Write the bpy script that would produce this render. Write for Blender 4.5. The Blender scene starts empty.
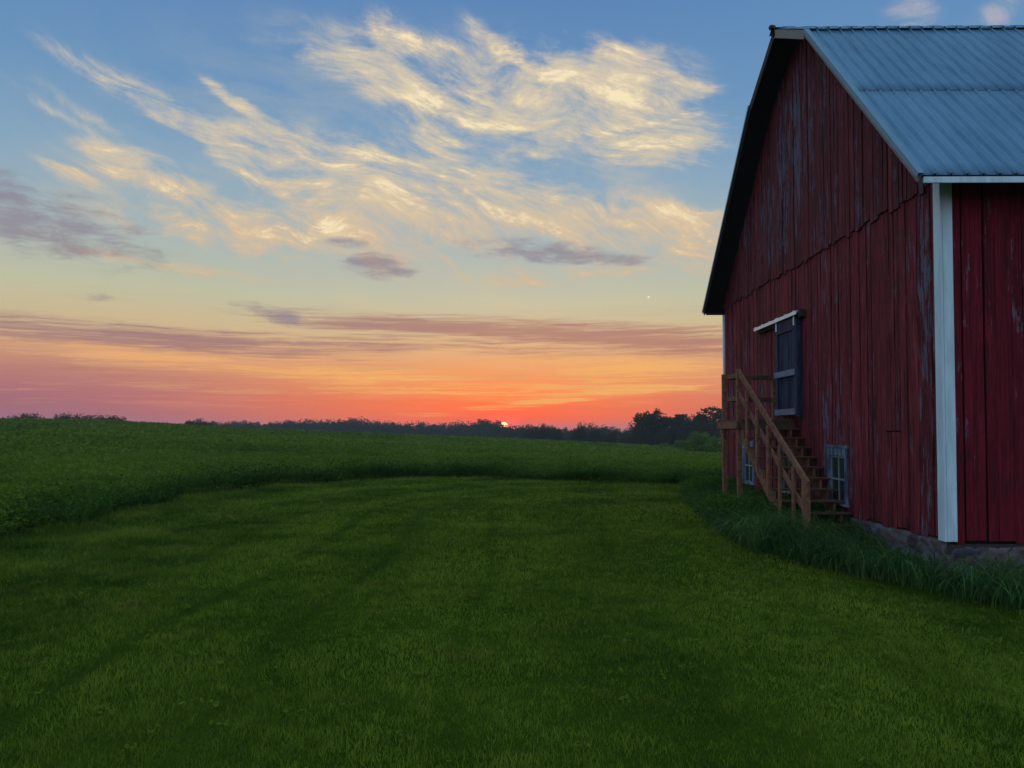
import bpy, math, random
import numpy as np
from mathutils import Vector, Matrix, noise

random.seed(7)
RNG = np.random.default_rng(11)
scene = bpy.context.scene
COL = scene.collection
rad = math.radians
EYE = 1.65


def srgb(r, g, b):
    def f(c):
        c /= 255.0
        return c / 12.92 if c <= 0.04045 else ((c + 0.055) / 1.055) ** 2.4
    return (f(r), f(g), f(b), 1.0)


# ------------------------------------------------------------------ node helper
class NT:
    def __init__(self, tree):
        self.t = tree
        self.n = tree.nodes
        self.l = tree.links

    def new(self, kind, **kw):
        nd = self.n.new(kind)
        for k, v in kw.items():
            setattr(nd, k, v)
        return nd

    def put(self, sock, v):
        if isinstance(v, bpy.types.NodeSocket):
            self.l.new(v, sock)
        elif v is not None:
            if hasattr(sock.default_value, '__len__') and not hasattr(v, '__len__'):
                v = [v] * len(sock.default_value)
            if hasattr(v, '__len__') and hasattr(sock.default_value, '__len__'):
                v = list(v)[:len(sock.default_value)]
            sock.default_value = v

    def m(self, op, a, b=None, c=None, clamp=False):
        nd = self.new('ShaderNodeMath', operation=op, use_clamp=clamp)
        self.put(nd.inputs[0], a)
        if b is not None:
            self.put(nd.inputs[1], b)
        if c is not None:
            self.put(nd.inputs[2], c)
        return nd.outputs[0]

    def vm(self, op, a, b=None, out=0):
        nd = self.new('ShaderNodeVectorMath', operation=op)
        self.put(nd.inputs[0], a)
        if b is not None:
            self.put(nd.inputs['Scale'] if op == 'SCALE' else nd.inputs[1], b)
        return nd.outputs[out]

    def mr(self, v, a, b, c=0.0, d=1.0, kind='SMOOTHSTEP'):
        nd = self.new('ShaderNodeMapRange', interpolation_type=kind)
        for i, x in enumerate((v, a, b, c, d)):
            self.put(nd.inputs[i], x)
        return nd.outputs[0]

    def mix(self, f, a, b, blend='MIX'):
        nd = self.new('ShaderNodeMix', data_type='RGBA', blend_type=blend)
        self.put(nd.inputs[0], f)
        self.put(nd.inputs[6], a)
        self.put(nd.inputs[7], b)
        return nd.outputs[2]

    def noise(self, vec, scale, detail=4, rough=0.55, dist=0.0, kind=None, out=0, lac=2.0):
        nd = self.new('ShaderNodeTexNoise')
        if kind:
            nd.noise_type = kind
        self.put(nd.inputs['Vector'], vec)
        self.put(nd.inputs['Scale'], scale)
        self.put(nd.inputs['Detail'], detail)
        self.put(nd.inputs['Roughness'], rough)
        self.put(nd.inputs['Lacunarity'], lac)
        self.put(nd.inputs['Distortion'], dist)
        return nd.outputs[out]

    def mapping(self, vec, loc=(0, 0, 0), rot=(0, 0, 0), scale=(1, 1, 1), kind='POINT'):
        nd = self.new('ShaderNodeMapping', vector_type=kind)
        self.put(nd.inputs[0], vec)
        nd.inputs[1].default_value = loc
        nd.inputs[2].default_value = rot
        nd.inputs[3].default_value = scale
        return nd.outputs[0]

    def ramp(self, v, stops, interp='LINEAR'):
        nd = self.new('ShaderNodeValToRGB')
        cr = nd.color_ramp
        cr.interpolation = interp
        while len(cr.elements) < len(stops):
            cr.elements.new(0.5)
        for e, (p, c) in zip(cr.elements, stops):
            e.position = p
            e.color = c
        self.put(nd.inputs[0], v)
        return nd.outputs[0]


def material(name):
    m = bpy.data.materials.new(name)
    m.use_nodes = True
    m.node_tree.nodes.clear()
    t = NT(m.node_tree)
    out = t.new('ShaderNodeOutputMaterial')
    return m, t, out


def principled(t, out, color, rough=0.7, metal=0.0, bump=None, bump_s=0.3, bump_d=0.01, spec=0.3):
    p = t.new('ShaderNodeBsdfPrincipled')
    t.put(p.inputs['Base Color'], color)
    t.put(p.inputs['Roughness'], rough)
    t.put(p.inputs['Metallic'], metal)
    t.put(p.inputs['Specular IOR Level'], spec)
    if bump is not None:
        b = t.new('ShaderNodeBump')
        b.inputs['Strength'].default_value = bump_s
        b.inputs['Distance'].default_value = bump_d
        t.put(b.inputs['Height'], bump)
        t.l.new(b.outputs[0], p.inputs['Normal'])
    t.l.new(p.outputs[0], out.inputs[0])
    return p


# ------------------------------------------------------------------ world (evening sky)
SUN_AZ, SUN_EL = (-1.115, 0.313)
PLANET = (9.579, 9.691)
CIRRUS = [(-9.28, 24.96, 10.46, 2.68, 12, 1.00), (0.08, 24.59, 13.39, 3.35, 4, 1.00), (9.03, 23.16, 9.37, 3.79, 12, 1.00),
    (10.47, 19.83, 6.58, 1.79, 5, 0.90), (-9.07, 27.17, 3.75, 1.56, 40, 0.80), (0.83, 20.16, 7.81, 1.79, -25, 0.50),
    (-8.87, 17.28, 16.54, 3.35, 14, 1.00), (1.58, 17.44, 12.27, 2.90, 8, 0.60), (-5.92, 21.41, 9.99, 2.46, -15, 0.50),
    (-22.48, 20.19, 7.22, 1.00, 28, 0.70), (-19.48, 18.19, 9.47, 1.34, 28, 0.80), (-14.64, 16.62, 6.48, 1.45, 28, 0.80),
    (-28.69, 22.20, 5.87, 1.00, 25, 0.60), (-29.82, 20.02, 4.84, 0.56, 25, 0.55), (-27.74, 18.09, 3.56, 0.78, 8, 0.80),
    (-24.98, 16.48, 4.86, 0.89, 10, 0.80), (-25.04, 20.93, 4.04, 0.78, 28, 0.75), (-20.20, 22.34, 3.56, 0.56, 25, 0.95),
    (-30.50, 16.39, 2.50, 0.56, 15, 0.90), (-31.23, 19.76, 4.77, 0.45, 25, 0.60), (-18.08, 13.66, 13.79, 2.01, 5, 0.75),
    (7.53, 15.56, 14.38, 1.00, 3, 0.80), (12.58, 13.25, 7.62, 2.68, 18, 0.95), (-24.59, 10.93, 7.10, 0.56, 5, 0.80),
    (3.07, 11.49, 10.03, 0.89, -3, 0.60), (26.88, 25.91, 1.59, 1.79, -50, 0.60), (31.44, 24.96, 2.86, 1.34, -30, 0.60),
    (12.60, 15.39, 3.27, 0.33, 0, 0.90), (-2.18, 27.18, 3.35, 0.78, 35, 0.70), (-18.70, 20.39, 3.81, 0.89, 5, 0.90),
    (-22.74, 14.60, 18.53, 4.46, 10, 0.28), (-2.92, 13.94, 20.06, 3.91, 0, 0.28)]
DARK = [(-32.50, 13.24, 9.88, 2.46, 10, 1.20), (-10.45, 11.91, 3.07, 1.00, 3, 1.50), (1.20, 13.16, 6.92, 0.89, 3, 1.20),
    (6.04, 12.58, 4.44, 0.56, 5, 0.90), (-17.69, 8.15, 3.83, 0.56, 15, 1.10), (-29.36, 8.64, 1.75, 0.45, 0, 0.70),
    (-12.48, 13.45, 2.18, 0.45, 0, 0.80)]
BANDS = [(-29.32, 6.12, 18.49, 1.00, 1, 1.10), (-10.28, 7.68, 12.08, 0.67, 3, 0.90), (3.06, 7.26, 21.17, 0.89, 3, 1.10),
    (-2.91, 6.16, 22.29, 0.67, 1, 0.90), (10.39, 6.13, 9.88, 0.78, 6, 0.90), (-22.63, 5.51, 15.45, 0.56, 3, 0.80)]
GOLD = [(-19.35, 4.65, 21.06, 0.78, 4, 1.10), (-10.98, 3.80, 7.67, 0.56, 0, 1.10), (5.28, 4.88, 16.67, 0.78, 1, 1.10),
    (6.74, 3.25, 16.62, 0.45, 1, 1.20), (1.56, 2.08, 14.50, 0.33, -6, 1.20), (10.38, 4.24, 9.88, 0.78, 0, 1.00),
    (-27.56, 5.03, 12.86, 0.67, 3, 1.00), (-2.90, 2.75, 13.37, 0.45, 1, 0.90), (-13.83, 2.75, 28.17, 0.33, 1, 0.60)]


def build_world():
    w = bpy.data.worlds.new("World")
    scene.world = w
    w.use_nodes = True
    w.node_tree.nodes.clear()
    t = NT(w.node_tree)
    out = t.new('ShaderNodeOutputWorld')
    bg = t.new('ShaderNodeBackground')
    tc = t.new('ShaderNodeTexCoord')
    d = t.vm('NORMALIZE', tc.outputs['Generated'])
    sx = t.new('ShaderNodeSeparateXYZ')
    t.l.new(d, sx.inputs[0])
    x, y, z = sx.outputs
    el = t.m('MULTIPLY', t.m('ARCSINE', z), 57.29578)
    az = t.m('MULTIPLY', t.m('ARCTAN2', x, y), 57.29578)
    cx = t.new('ShaderNodeCombineXYZ')
    t.put(cx.inputs[0], az)
    t.put(cx.inputs[1], el)
    P = cx.outputs[0]

    def S(r, g, b):
        return srgb(r, g, b)
    # clear sky by elevation: looking to the sunset, and looking away from it
    front = t.ramp(t.m('DIVIDE', t.m('MAXIMUM', el, 0.0), 90.0), [
        (0.0, S(172, 100, 110)), (2.0 / 90, S(196, 112, 100)), (4.2 / 90, S(214, 150, 106)), (6.5 / 90, S(204, 176, 134)),
        (9.5 / 90, S(188, 188, 158)), (13.0 / 90, S(164, 180, 178)), (18.0 / 90, S(128, 162, 188)),
        (23.0 / 90, S(102, 145, 186)), (31.0 / 90, S(84, 128, 180)), (50.0 / 90, S(138, 188, 232)), (1.0, S(176, 218, 250))])
    back = t.ramp(t.m('DIVIDE', t.m('MAXIMUM', el, 0.0), 90.0), [
        (0.0, S(140, 146, 176)), (6.0 / 90, S(196, 182, 206)), (14.0 / 90, S(194, 208, 236)),
        (28.0 / 90, S(182, 218, 250)), (55.0 / 90, S(176, 218, 252)), (1.0, S(176, 218, 250))])
    toward = t.m('COSINE', t.m('MULTIPLY', t.m('SUBTRACT', az, SUN_AZ), 1 / 57.29578))
    wf = t.mr(toward, -0.3, 0.75)
    sky = t.mix(wf, back, front)
    # the far left of the sunset is duller and more mauve
    wl = t.mr(t.m('ABSOLUTE', t.m('SUBTRACT', az, SUN_AZ)), 9.0, 34.0)
    wl = t.m('MULTIPLY', wl, t.mr(el, 8.0, 1.0))
    sky = t.mix(t.m('MULTIPLY', wl, 0.9), sky, S(154, 102, 120))
    # glow round the sun
    def glow(rx, ry, rot=0):
        nd = t.mapping(P, (SUN_AZ, SUN_EL, 0), (0, 0, 0), (rx, ry, 1), 'TEXTURE')
        L = t.vm('LENGTH', nd, out=1)
        return t.m('EXPONENT', t.m('MULTIPLY', t.m('MULTIPLY', L, L), -1.0))
    sky = t.mix(t.m('MULTIPLY', glow(17, 3.6), 0.66), sky, S(246, 128, 58))
    sky = t.mix(t.m('MULTIPLY', glow(14, 2.6), 0.85), sky, S(250, 82, 34))
    sky = t.mix(t.m('MULTIPLY', glow(4.0, 1.8), 0.7), sky, S(255, 70, 30))

    # the physical sky adds its own share at a low strength
    nis = t.new('ShaderNodeTexSky')
    nis.sky_type = 'NISHITA'
    nis.sun_disc = False
    nis.sun_elevation = rad(1.0)
    nis.sun_rotation = rad(SUN_AZ)
    nis.dust_density = 2.0
    sky = t.mix(1.0, sky, t.mix(1.0, nis.outputs[0], (0.012, 0.012, 0.014, 1), 'MULTIPLY'), 'ADD')
    # below the horizon the air is dull
    sky = t.mix(t.mr(el, 0.0, -4.0), sky, S(60, 58, 62))
    clear = sky

    # warped coordinates for the cloud masks
    wn1 = t.noise(t.mapping(P, scale=(0.08, 0.14, 1)), 1.0, 3, 0.6, out=1)
    wn2 = t.noise(t.mapping(P, loc=(3, 7, 0), scale=(0.35, 0.6, 1)), 1.0, 4, 0.6, out=1)
    wv = t.vm('ADD', t.vm('SCALE', t.vm('SUBTRACT', wn1, (0.5, 0.5, 0.5)), 9.0),
              t.vm('SCALE', t.vm('SUBTRACT', wn2, (0.5, 0.5, 0.5)), 3.0))
    wv = t.vm('MULTIPLY', wv, (1.0, 0.45, 0.0))
    PW = t.vm('ADD', P, wv)
    PH = t.vm('ADD', P, t.vm('SCALE', wv, 0.45))

    def cover(Q, rows, ysc=1.0):
        acc = None
        for (a, e, ra, re, ang, amp) in rows:
            v = t.mapping(Q, (a, e, 0), (0, 0, -rad(ang)), (ra, re * ysc, 1), 'TEXTURE')
            g = t.mr(t.vm('LENGTH', v, out=1), 1.25, 0.0, 0.0, amp)
            acc = g if acc is None else t.m('ADD', acc, g)
        return acc

    # cirrus: soft heaps drawn out into fibres that run down to the right
    curl = t.noise(t.mapping(P, loc=(11, 2, 0), scale=(0.055, 0.085, 1)), 1.0, 2.5, 0.5, out=1)
    cv = t.vm('MULTIPLY', t.vm('SUBTRACT', curl, (0.5, 0.5, 0.5)), (8.0, 11.0, 0.0))
    PR = t.vm('ADD', P, cv)
    fib = t.noise(t.mapping(t.mapping(PR, rot=(0, 0, rad(13))), scale=(0.12, 0.62, 1)), 1.0, 8, 0.68)
    fib2 = t.noise(t.mapping(t.mapping(PR, rot=(0, 0, rad(-8))), loc=(5, 9, 2), scale=(0.2, 0.9, 1)), 1.0, 8, 0.70)
    body = t.noise(t.mapping(t.mapping(PR, rot=(0, 0, rad(12))), scale=(0.13, 0.30, 1)), 1.0, 8, 0.66)
    fine = t.noise(t.mapping(PR, rot=(0, 0, rad(6)), scale=(0.6, 1.5, 1)), 1.0, 7, 0.74)
    covA = t.m('MINIMUM', cover(PH, CIRRUS), 1.05)
    gate = t.mr(covA, 0.0, 0.6)
    bt = t.m('ADD', t.m('MULTIPLY', body, 0.55), t.m('MULTIPLY', fib, 0.45))
    bd = t.m('ADD', t.m('MULTIPLY', covA, 0.72), t.m('MULTIPLY', t.m('SUBTRACT', bt, 0.5), 4.8))
    bd = t.m('MULTIPLY', t.mr(bd, 0.0, 1.25), gate)
    fl = t.m('ADD', t.m('MULTIPLY', fib, 0.5), t.m('ADD', t.m('MULTIPLY', fib2, 0.28), t.m('MULTIPLY', fine, 0.22)))
    fl = t.mr(fl, 0.32, 0.70)
    A = t.m('MULTIPLY', bd, t.m('ADD', 0.22, t.m('MULTIPLY', fl, 0.88)))
    A = t.m('ADD', A, t.m('MULTIPLY', t.m('MULTIPLY', t.mr(fl, 0.5, 1.0), gate), 0.28), clamp=True)
    wide = t.mr(t.vm('LENGTH', t.mapping(P, (-7.0, 17.5, 0), (0, 0, -rad(5)), (30.0, 12.0, 1), 'TEXTURE'), out=1), 1.1, 0.2)
    sky = t.mix(t.m('MULTIPLY', t.m('MULTIPLY', wide, t.mr(body, 0.30, 0.66)), 0.42), sky, S(178, 184, 182))
    Athin = t.m('MULTIPLY', t.m('ADD', t.m('MULTIPLY', bd, 0.75), t.m('MULTIPLY', t.mr(body, 0.40, 0.66), 0.35)), gate)
    colA = t.ramp(t.m('DIVIDE', el, 40.0), [
        (0.0, S(240, 165, 95)), (0.25, S(236, 186, 134)), (0.42, S(240, 204, 150)), (0.55, S(244, 214, 164)), (1.0, S(240, 216, 182))])
    colA = t.mix(t.mr(A, 0.45, 1.0), colA, S(255, 234, 188))
    veilc = t.mix(t.mr(el, 9.0, 20.0), S(206, 180, 152), S(196, 194, 180))
    sky = t.mix(t.m('MULTIPLY', Athin, 0.72), sky, veilc)
    right_top = t.mr(az, 20.0, 26.0)
    colA = t.mix(right_top, colA, S(176, 168, 192))
    sky = t.mix(t.m('MULTIPLY', A, 0.88), sky, colA)

    # mauve bands low over the horizon, combed out along it
    PB = t.vm('ADD', P, t.vm('MULTIPLY', wv, (0.8, 0.10, 0.0)))
    ln = t.noise(t.mapping(PB, rot=(0, 0, rad(1)), scale=(0.05, 0.9, 1)), 1.0, 5, 0.62)
    ln2 = t.noise(t.mapping(PB, loc=(4, 1, 0), rot=(0, 0, rad(2.5)), scale=(0.10, 3.0, 1)), 1.0, 5, 0.66)
    ln3 = t.noise(t.mapping(PB, loc=(8, 5, 0), rot=(0, 0, rad(-1.5)), scale=(0.28, 7.0, 1)), 1.0, 4, 0.66)
    lt = t.m('ADD', t.m('MULTIPLY', ln, 0.40), t.m('ADD', t.m('MULTIPLY', ln2, 0.38), t.m('MULTIPLY', ln3, 0.22)))
    PL = t.vm('ADD', P, t.vm('MULTIPLY', wv, (0.5, 0.16, 0.0)))
    covC = cover(PL, BANDS, 1.2)
    gC = t.mr(covC, 0.0, 0.45)
    C = t.mr(t.m('ADD', t.m('MULTIPLY', covC, 0.42), t.m('MULTIPLY', t.m('SUBTRACT', lt, 0.5), 4.6)), -0.15, 0.70)
    C = t.m('MULTIPLY', C, gC)
    band = t.mix(t.mr(az, -32.0, 5.0), S(146, 108, 122), S(172, 112, 106))
    sky = t.mix(t.m('MULTIPLY', C, 0.72), sky, band)
    covG = cover(PL, GOLD, 1.5)
    gt = t.m('ADD', t.m('MULTIPLY', covG, 0.45), t.m('MULTIPLY', t.m('SUBTRACT', lt, 0.5), 5.5))
    G = t.m('MULTIPLY', t.mr(gt, 0.22, 0.9), t.mr(covG, 0.0, 0.4))
    sky = t.mix(t.m('MULTIPLY', G, 0.85), sky, t.mix(glow(28, 9), S(232, 172, 124), S(255, 188, 92)))
    # faint streaks everywhere low down
    low = t.m('MULTIPLY', t.mr(el, 10.5, 5.0), t.mr(el, 0.8, 2.5))
    st = t.m('MULTIPLY', t.mr(lt, 0.50, 0.62), low)
    sky = t.mix(t.m('MULTIPLY', st, 0.30), sky, S(160, 108, 120))
    st = t.m('MULTIPLY', t.mr(lt, 0.50, 0.40), low)
    sky = t.mix(t.m('MULTIPLY', st, 0.25), sky, S(246, 178, 120))

    # small dark lenses with torn edges
    dn = t.noise(t.mapping(PH, rot=(0, 0, rad(8)), scale=(0.30, 1.1, 1)), 1.0, 5, 0.62, dist=0.2)
    covB = cover(PL, DARK, 1.1)
    B = t.mr(t.m('ADD', t.m('MULTIPLY', covB, 0.62), t.m('MULTIPLY', t.m('SUBTRACT', dn, 0.5), 2.6)), 0.02, 0.95)
    B = t.m('MULTIPLY', B, t.mr(covB, 0.0, 0.4))
    sky = t.mix(t.m('MULTIPLY', B, 0.7), sky, S(138, 124, 142))

    # evening planet and the sun's disc
    def direction(a, e):
        a, e = rad(a), rad(e)
        return (math.sin(a) * math.cos(e), math.cos(a) * math.cos(e), math.sin(e))
    pl = t.m('SUBTRACT', 1.0, t.vm('DOT_PRODUCT', d, direction(*PLANET), out=1))
    sky = t.mix(t.mr(pl, 1.0e-6, 3e-7), sky, S(250, 240, 225))
    sd = t.vm('DOT_PRODUCT', d, direction(SUN_AZ, SUN_EL), out=1)
    disc = t.mr(t.m('SUBTRACT', 1.0, sd), 1.35e-5, 0.7e-5)
    halo = t.mr(t.m('SUBTRACT', 1.0, sd), 3.5e-4, 1.0e-5)
    sky = t.mix(t.m('MULTIPLY', halo, 0.75), sky, (1.6, 0.14, 0.04, 1))
    sky = t.mix(disc, sky, (11.0, 2.2, 0.9, 1))

    t.l.new(sky, bg.inputs[0])
    bg2 = t.new('ShaderNodeBackground')
    t.l.new(clear, bg2.inputs[0])
    region = t.m('MULTIPLY', t.mr(t.m('ABSOLUTE', t.m('ADD', az, 0.0)), 62.0, 52.0), t.m('MULTIPLY', t.mr(el, 46.0, 36.0), t.mr(el, -5.0, -3.0)))
    ms = t.new('ShaderNodeMixShader')
    t.put(ms.inputs[0], region)
    t.l.new(bg2.outputs[0], ms.inputs[1])
    t.l.new(bg.outputs[0], ms.inputs[2])
    t.l.new(ms.outputs[0], out.inputs[0])


build_world()
sun = bpy.data.lights.new('sun_lamp', 'SUN')
sun.energy = 0.25
sun.angle = rad(0.5)
sun.color = (1.0, 0.45, 0.22)
so = bpy.data.objects.new('sun_lamp', sun)
COL.objects.link(so)
_sd = Vector((math.sin(rad(SUN_AZ)), math.cos(rad(SUN_AZ)), math.sin(rad(1.0))))
so.rotation_euler = _sd.to_track_quat('Z', 'Y').to_euler()


# ------------------------------------------------------------------ object helpers
def setp(o, label=None, cat=None, group=None, kind=None):
    if label:
        o['label'] = label
    if cat:
        o['category'] = cat
    if group:
        o['group'] = group
    if kind:
        o['kind'] = kind
    return o


def empty(name, loc=(0, 0, 0)):
    o = bpy.data.objects.new(name, None)
    o.empty_display_size = 0.2
    COL.objects.link(o)
    o.location = loc
    return o


def link_mesh(name, me, mat, parent=None, smooth=False):
    o = bpy.data.objects.new(name, me)
    COL.objects.link(o)
    if mat:
        me.materials.append(mat)
    if smooth:
        me.polygons.foreach_set('use_smooth', [True] * len(me.polygons))
    if parent is not None:
        o.parent = parent
        o.matrix_parent_inverse = Matrix.Translation(-parent.location)
    return o


def np_mesh(name, V, Q, attr=None):
    """V (n,3) float, Q (m,k) int with k = 3 or 4."""
    me = bpy.data.meshes.new(name)
    V = np.ascontiguousarray(V, dtype=np.float32)
    Q = np.ascontiguousarray(Q, dtype=np.int32)
    me.vertices.add(len(V))
    me.vertices.foreach_set('co', V.ravel())
    k = Q.shape[1]
    me.loops.add(Q.size)
    me.loops.foreach_set('vertex_index', Q.ravel())
    me.polygons.add(len(Q))
    me.polygons.foreach_set('loop_start', np.arange(0, Q.size, k, dtype=np.int32))
    me.update(calc_edges=True)
    if attr is not None:
        for nm, a in attr.items():
            at = me.attributes.new(nm, 'FLOAT', 'POINT')
            at.data.foreach_set('value', np.ascontiguousarray(a, dtype=np.float32))
    return me


class MB:
    """Collects simple solids and links them as one mesh."""

    def __init__(self):
        self.v = []
        self.f = []

    def add(self, vs, fs):
        b = len(self.v)
        self.v += [tuple(p) for p in vs]
        self.f += [tuple(b + i for i in f) for f in fs]

    def box(self, x0, x1, y0, y1, z0, z1):
        self.add([(x0, y0, z0), (x1, y0, z0), (x1, y1, z0), (x0, y1, z0), (x0, y0, z1), (x1, y0, z1), (x1, y1, z1), (x0, y1, z1)],
                 [(0, 3, 2, 1), (4, 5, 6, 7), (0, 1, 5, 4), (1, 2, 6, 5), (2, 3, 7, 6), (3, 0, 4, 7)])

    def prism(self, pts, vec):
        """extrude a planar polygon along vec"""
        n = len(pts)
        a = [Vector(p) for p in pts]
        b = [p + Vector(vec) for p in a]
        self.add(a + b, [tuple(range(n - 1, -1, -1)), tuple(range(n, 2 * n))] +
                 [(i, (i + 1) % n, n + (i + 1) % n, n + i) for i in range(n)])

    def bar(self, p, q, w, h, up=(0, 0, 1)):
        p, q = Vector(p), Vector(q)
        d = (q - p).normalized()
        s = d.cross(Vector(up)).normalized()
        u = s.cross(d).normalized()
        c = [s * (a * w / 2) + u * (b * h / 2) for a, b in ((-1, -1), (1, -1), (1, 1), (-1, 1))]
        self.add([p + k for k in c] + [q + k for k in c],
                 [(3, 2, 1, 0), (4, 5, 6, 7), (0, 1, 5, 4), (1, 2, 6, 5), (2, 3, 7, 6), (3, 0, 4, 7)])

    def tube(self, pts, radii, n=8):
        pts = [Vector(p) for p in pts]
        rings = []
        for i, p in enumerate(pts):
            d = (pts[min(i + 1, len(pts) - 1)] - pts[max(i - 1, 0)]).normalized()
            a = d.cross(Vector((0.3, 0.9, 0.1))).normalized()
            b = d.cross(a).normalized()
            r = radii[i] if hasattr(radii, '__len__') else radii
            rings.append([p + a * (r * math.cos(2 * math.pi * k / n)) + b * (r * math.sin(2 * math.pi * k / n)) for k in range(n)])
        vs = [q for r in rings for q in r]
        fs = [tuple(range(n)), tuple(reversed(range((len(rings) - 1) * n, len(rings) * n)))]
        for i in range(len(rings) - 1):
            for k in range(n):
                fs.append((i * n + k, i * n + (k + 1) % n, (i + 1) * n + (k + 1) % n, (i + 1) * n + k))
        self.add(vs, fs)

    def build(self, name, mat, parent=None, bevel=0.0):
        me = bpy.data.meshes.new(name)
        me.from_pydata(self.v, [], self.f)
        me.update()
        import bmesh
        bm = bmesh.new()
        bm.from_mesh(me)
        bmesh.ops.recalc_face_normals(bm, faces=bm.faces)
        bm.to_mesh(me)
        bm.free()
        o = link_mesh(name, me, mat, parent)
        if bevel:
            md = o.modifiers.new('bevel', 'BEVEL')
            md.width = bevel
            md.segments = 1
            md.limit_method = 'ANGLE'
        return o


def ss(a, b, x):
    t = np.clip((np.asarray(x, dtype=float) - a) / (b - a), 0, 1)
    return t * t * (3 - 2 * t)


# ------------------------------------------------------------------ terrain
B_AZ = [-180, -110, -75, -50, -40, -34, -28.5, -22.5, -16, -8.8, -1.4, 6, 13.2, 20, 30, 50, 110, 180]
B_R = [12, 12, 11.5, 11.5, 12.3, 13.9, 17, 21, 24, 26.8, 26.5, 24.5, 22.8, 24, 30, 36, 30, 12]
C_AZ = [-180, -60, -34, -28.5, -22.5, -15.9, -8.8, -1.4, 6, 11.8, 15, 30, 180]
C_PX = [6, 10, 10.5, 8.5, 3.5, -1.5, -5.5, -9, -14, -18, -20, -21, 0]
RC = 140.0


def bound_r(az):
    return np.interp(az, B_AZ, B_R)


def lawn_z(x, y):
    return (-0.42 * ss(0.5, 5.5, x) * ss(13.5, 8.5, y) * ss(-12, -2, y)
            + 0.02 * np.sin(x * 0.9 + 0.4) * np.sin(y * 0.7) + 0.012 * np.sin(x * 2.1 + y * 1.3))


def ground_z(x, y):
    x = np.asarray(x, dtype=float)
    y = np.asarray(y, dtype=float)
    r = np.hypot(x, y)
    az = np.degrees(np.arctan2(x, y))
    R = bound_r(az)
    zc = EYE - 0.3 + np.interp(az, C_AZ, C_PX) / 770.0 * RC * np.cos(np.radians(np.clip(az, -60, 60)))
    s = np.clip((r - R) / (RC - R), 0, None)
    zl = lawn_z(x, y) * np.clip(1 - (r - R) / 30.0, 0, 1)
    d = np.clip(r - RC, 0, None)
    drop = 12.0 * (1 - np.exp(-(d / 160.0) ** 1.5))
    und = 0.16 * np.sin(x * 0.06 + 1.0) * np.sin(y * 0.05) * np.clip(s * 3, 0, 1) * np.clip(1.2 - s, 0, 1)
    zf = zc * np.clip(s, 0, 1) ** 0.95 + und - drop
    return np.where(r <= R, lawn_z(x, y), zl * np.clip(1 - s * 4, 0, 1) + zf)


def polar_sheet(name, rings, mat, zoff=0.0, naz=540):
    """rings(az) -> array of radii, same length for every azimuth"""
    az = np.linspace(-180, 180, naz, endpoint=False)
    Rr = np.array([rings(a) for a in az])
    A = np.radians(az)[:, None]
    X = Rr * np.sin(A)
    Y = Rr * np.cos(A)
    Z = ground_z(X, Y) + (zoff(X, Y, Rr, az) if callable(zoff) else zoff)
    n, m = Rr.shape
    V = np.stack([X, Y, Z], -1).reshape(-1, 3)
    i = np.arange(n)[:, None]
    j = np.arange(m - 1)[None, :]
    i2 = (i + 1) % n
    Q = np.stack([i * m + j, i * m + j + 1, i2 * m + j + 1, i2 * m + j], -1).reshape(-1, 4)
    me = np_mesh(name, V, Q)
    return link_mesh(name, me, mat, smooth=True)


def ground_mats():
    m, t, out = material('lawn_soil')
    g = t.new('ShaderNodeNewGeometry').outputs['Position']
    n1 = t.noise(g, 0.8, 5, 0.6)
    n2 = t.noise(g, 14, 5, 0.7)
    c = t.mix(t.mr(n1, 0.35, 0.65), (0.024, 0.050, 0.003, 1), (0.042, 0.070, 0.005, 1))
    c = t.mix(t.mr(n2, 0.5, 0.75), c, (0.035, 0.045, 0.010, 1))
    principled(t, out, c, 1.0, bump=n2, bump_s=0.8, bump_d=0.03, spec=0.0)
    f, t, out = material('field_soil')
    g = t.new('ShaderNodeNewGeometry').outputs['Position']
    n1 = t.noise(t.mapping(g, scale=(1, 0.5, 1)), 0.05, 6, 0.65)
    n2 = t.noise(g, 2.5, 6, 0.75)
    c = t.mix(t.mr(n1, 0.35, 0.65), (0.040, 0.085, 0.012, 1), (0.060, 0.115, 0.016, 1))
    c = t.mix(t.mr(n2, 0.5, 0.8), c, (0.05, 0.08, 0.02, 1))
    principled(t, out, c, 0.95, bump=n2, bump_s=1.0, bump_d=0.2, spec=0.1)
    return m, f


MAT_LAWN, MAT_FIELD = ground_mats()


def lawn_rings(a):
    return bound_r(a) * np.concatenate([[0.002], np.linspace(0.04, 1.0, 60)])


def field_rings(a):
    R = bound_r(a)
    s = np.concatenate([np.linspace(0, 1, 70) ** 1.6 * (RC - R) + R, RC + np.linspace(0, 1, 40)[1:] ** 1.5 * 360,
                        [700, 1000, 1400, 1900, 2400]])
    return s


lawn = polar_sheet('lawn', lawn_rings, MAT_LAWN)
setp(lawn, 'mown green lawn curving past the red barn', 'lawn', kind='structure')
field = polar_sheet('field', field_rings, MAT_FIELD,
                    zoff=lambda X, Y, Rr, az: 0.22 * np.clip((Rr - bound_r(az)[:, None] - 0.4) / 1.5, 0, 1))
setp(field, 'green crop field rising to the horizon', 'field', kind='structure')


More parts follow.
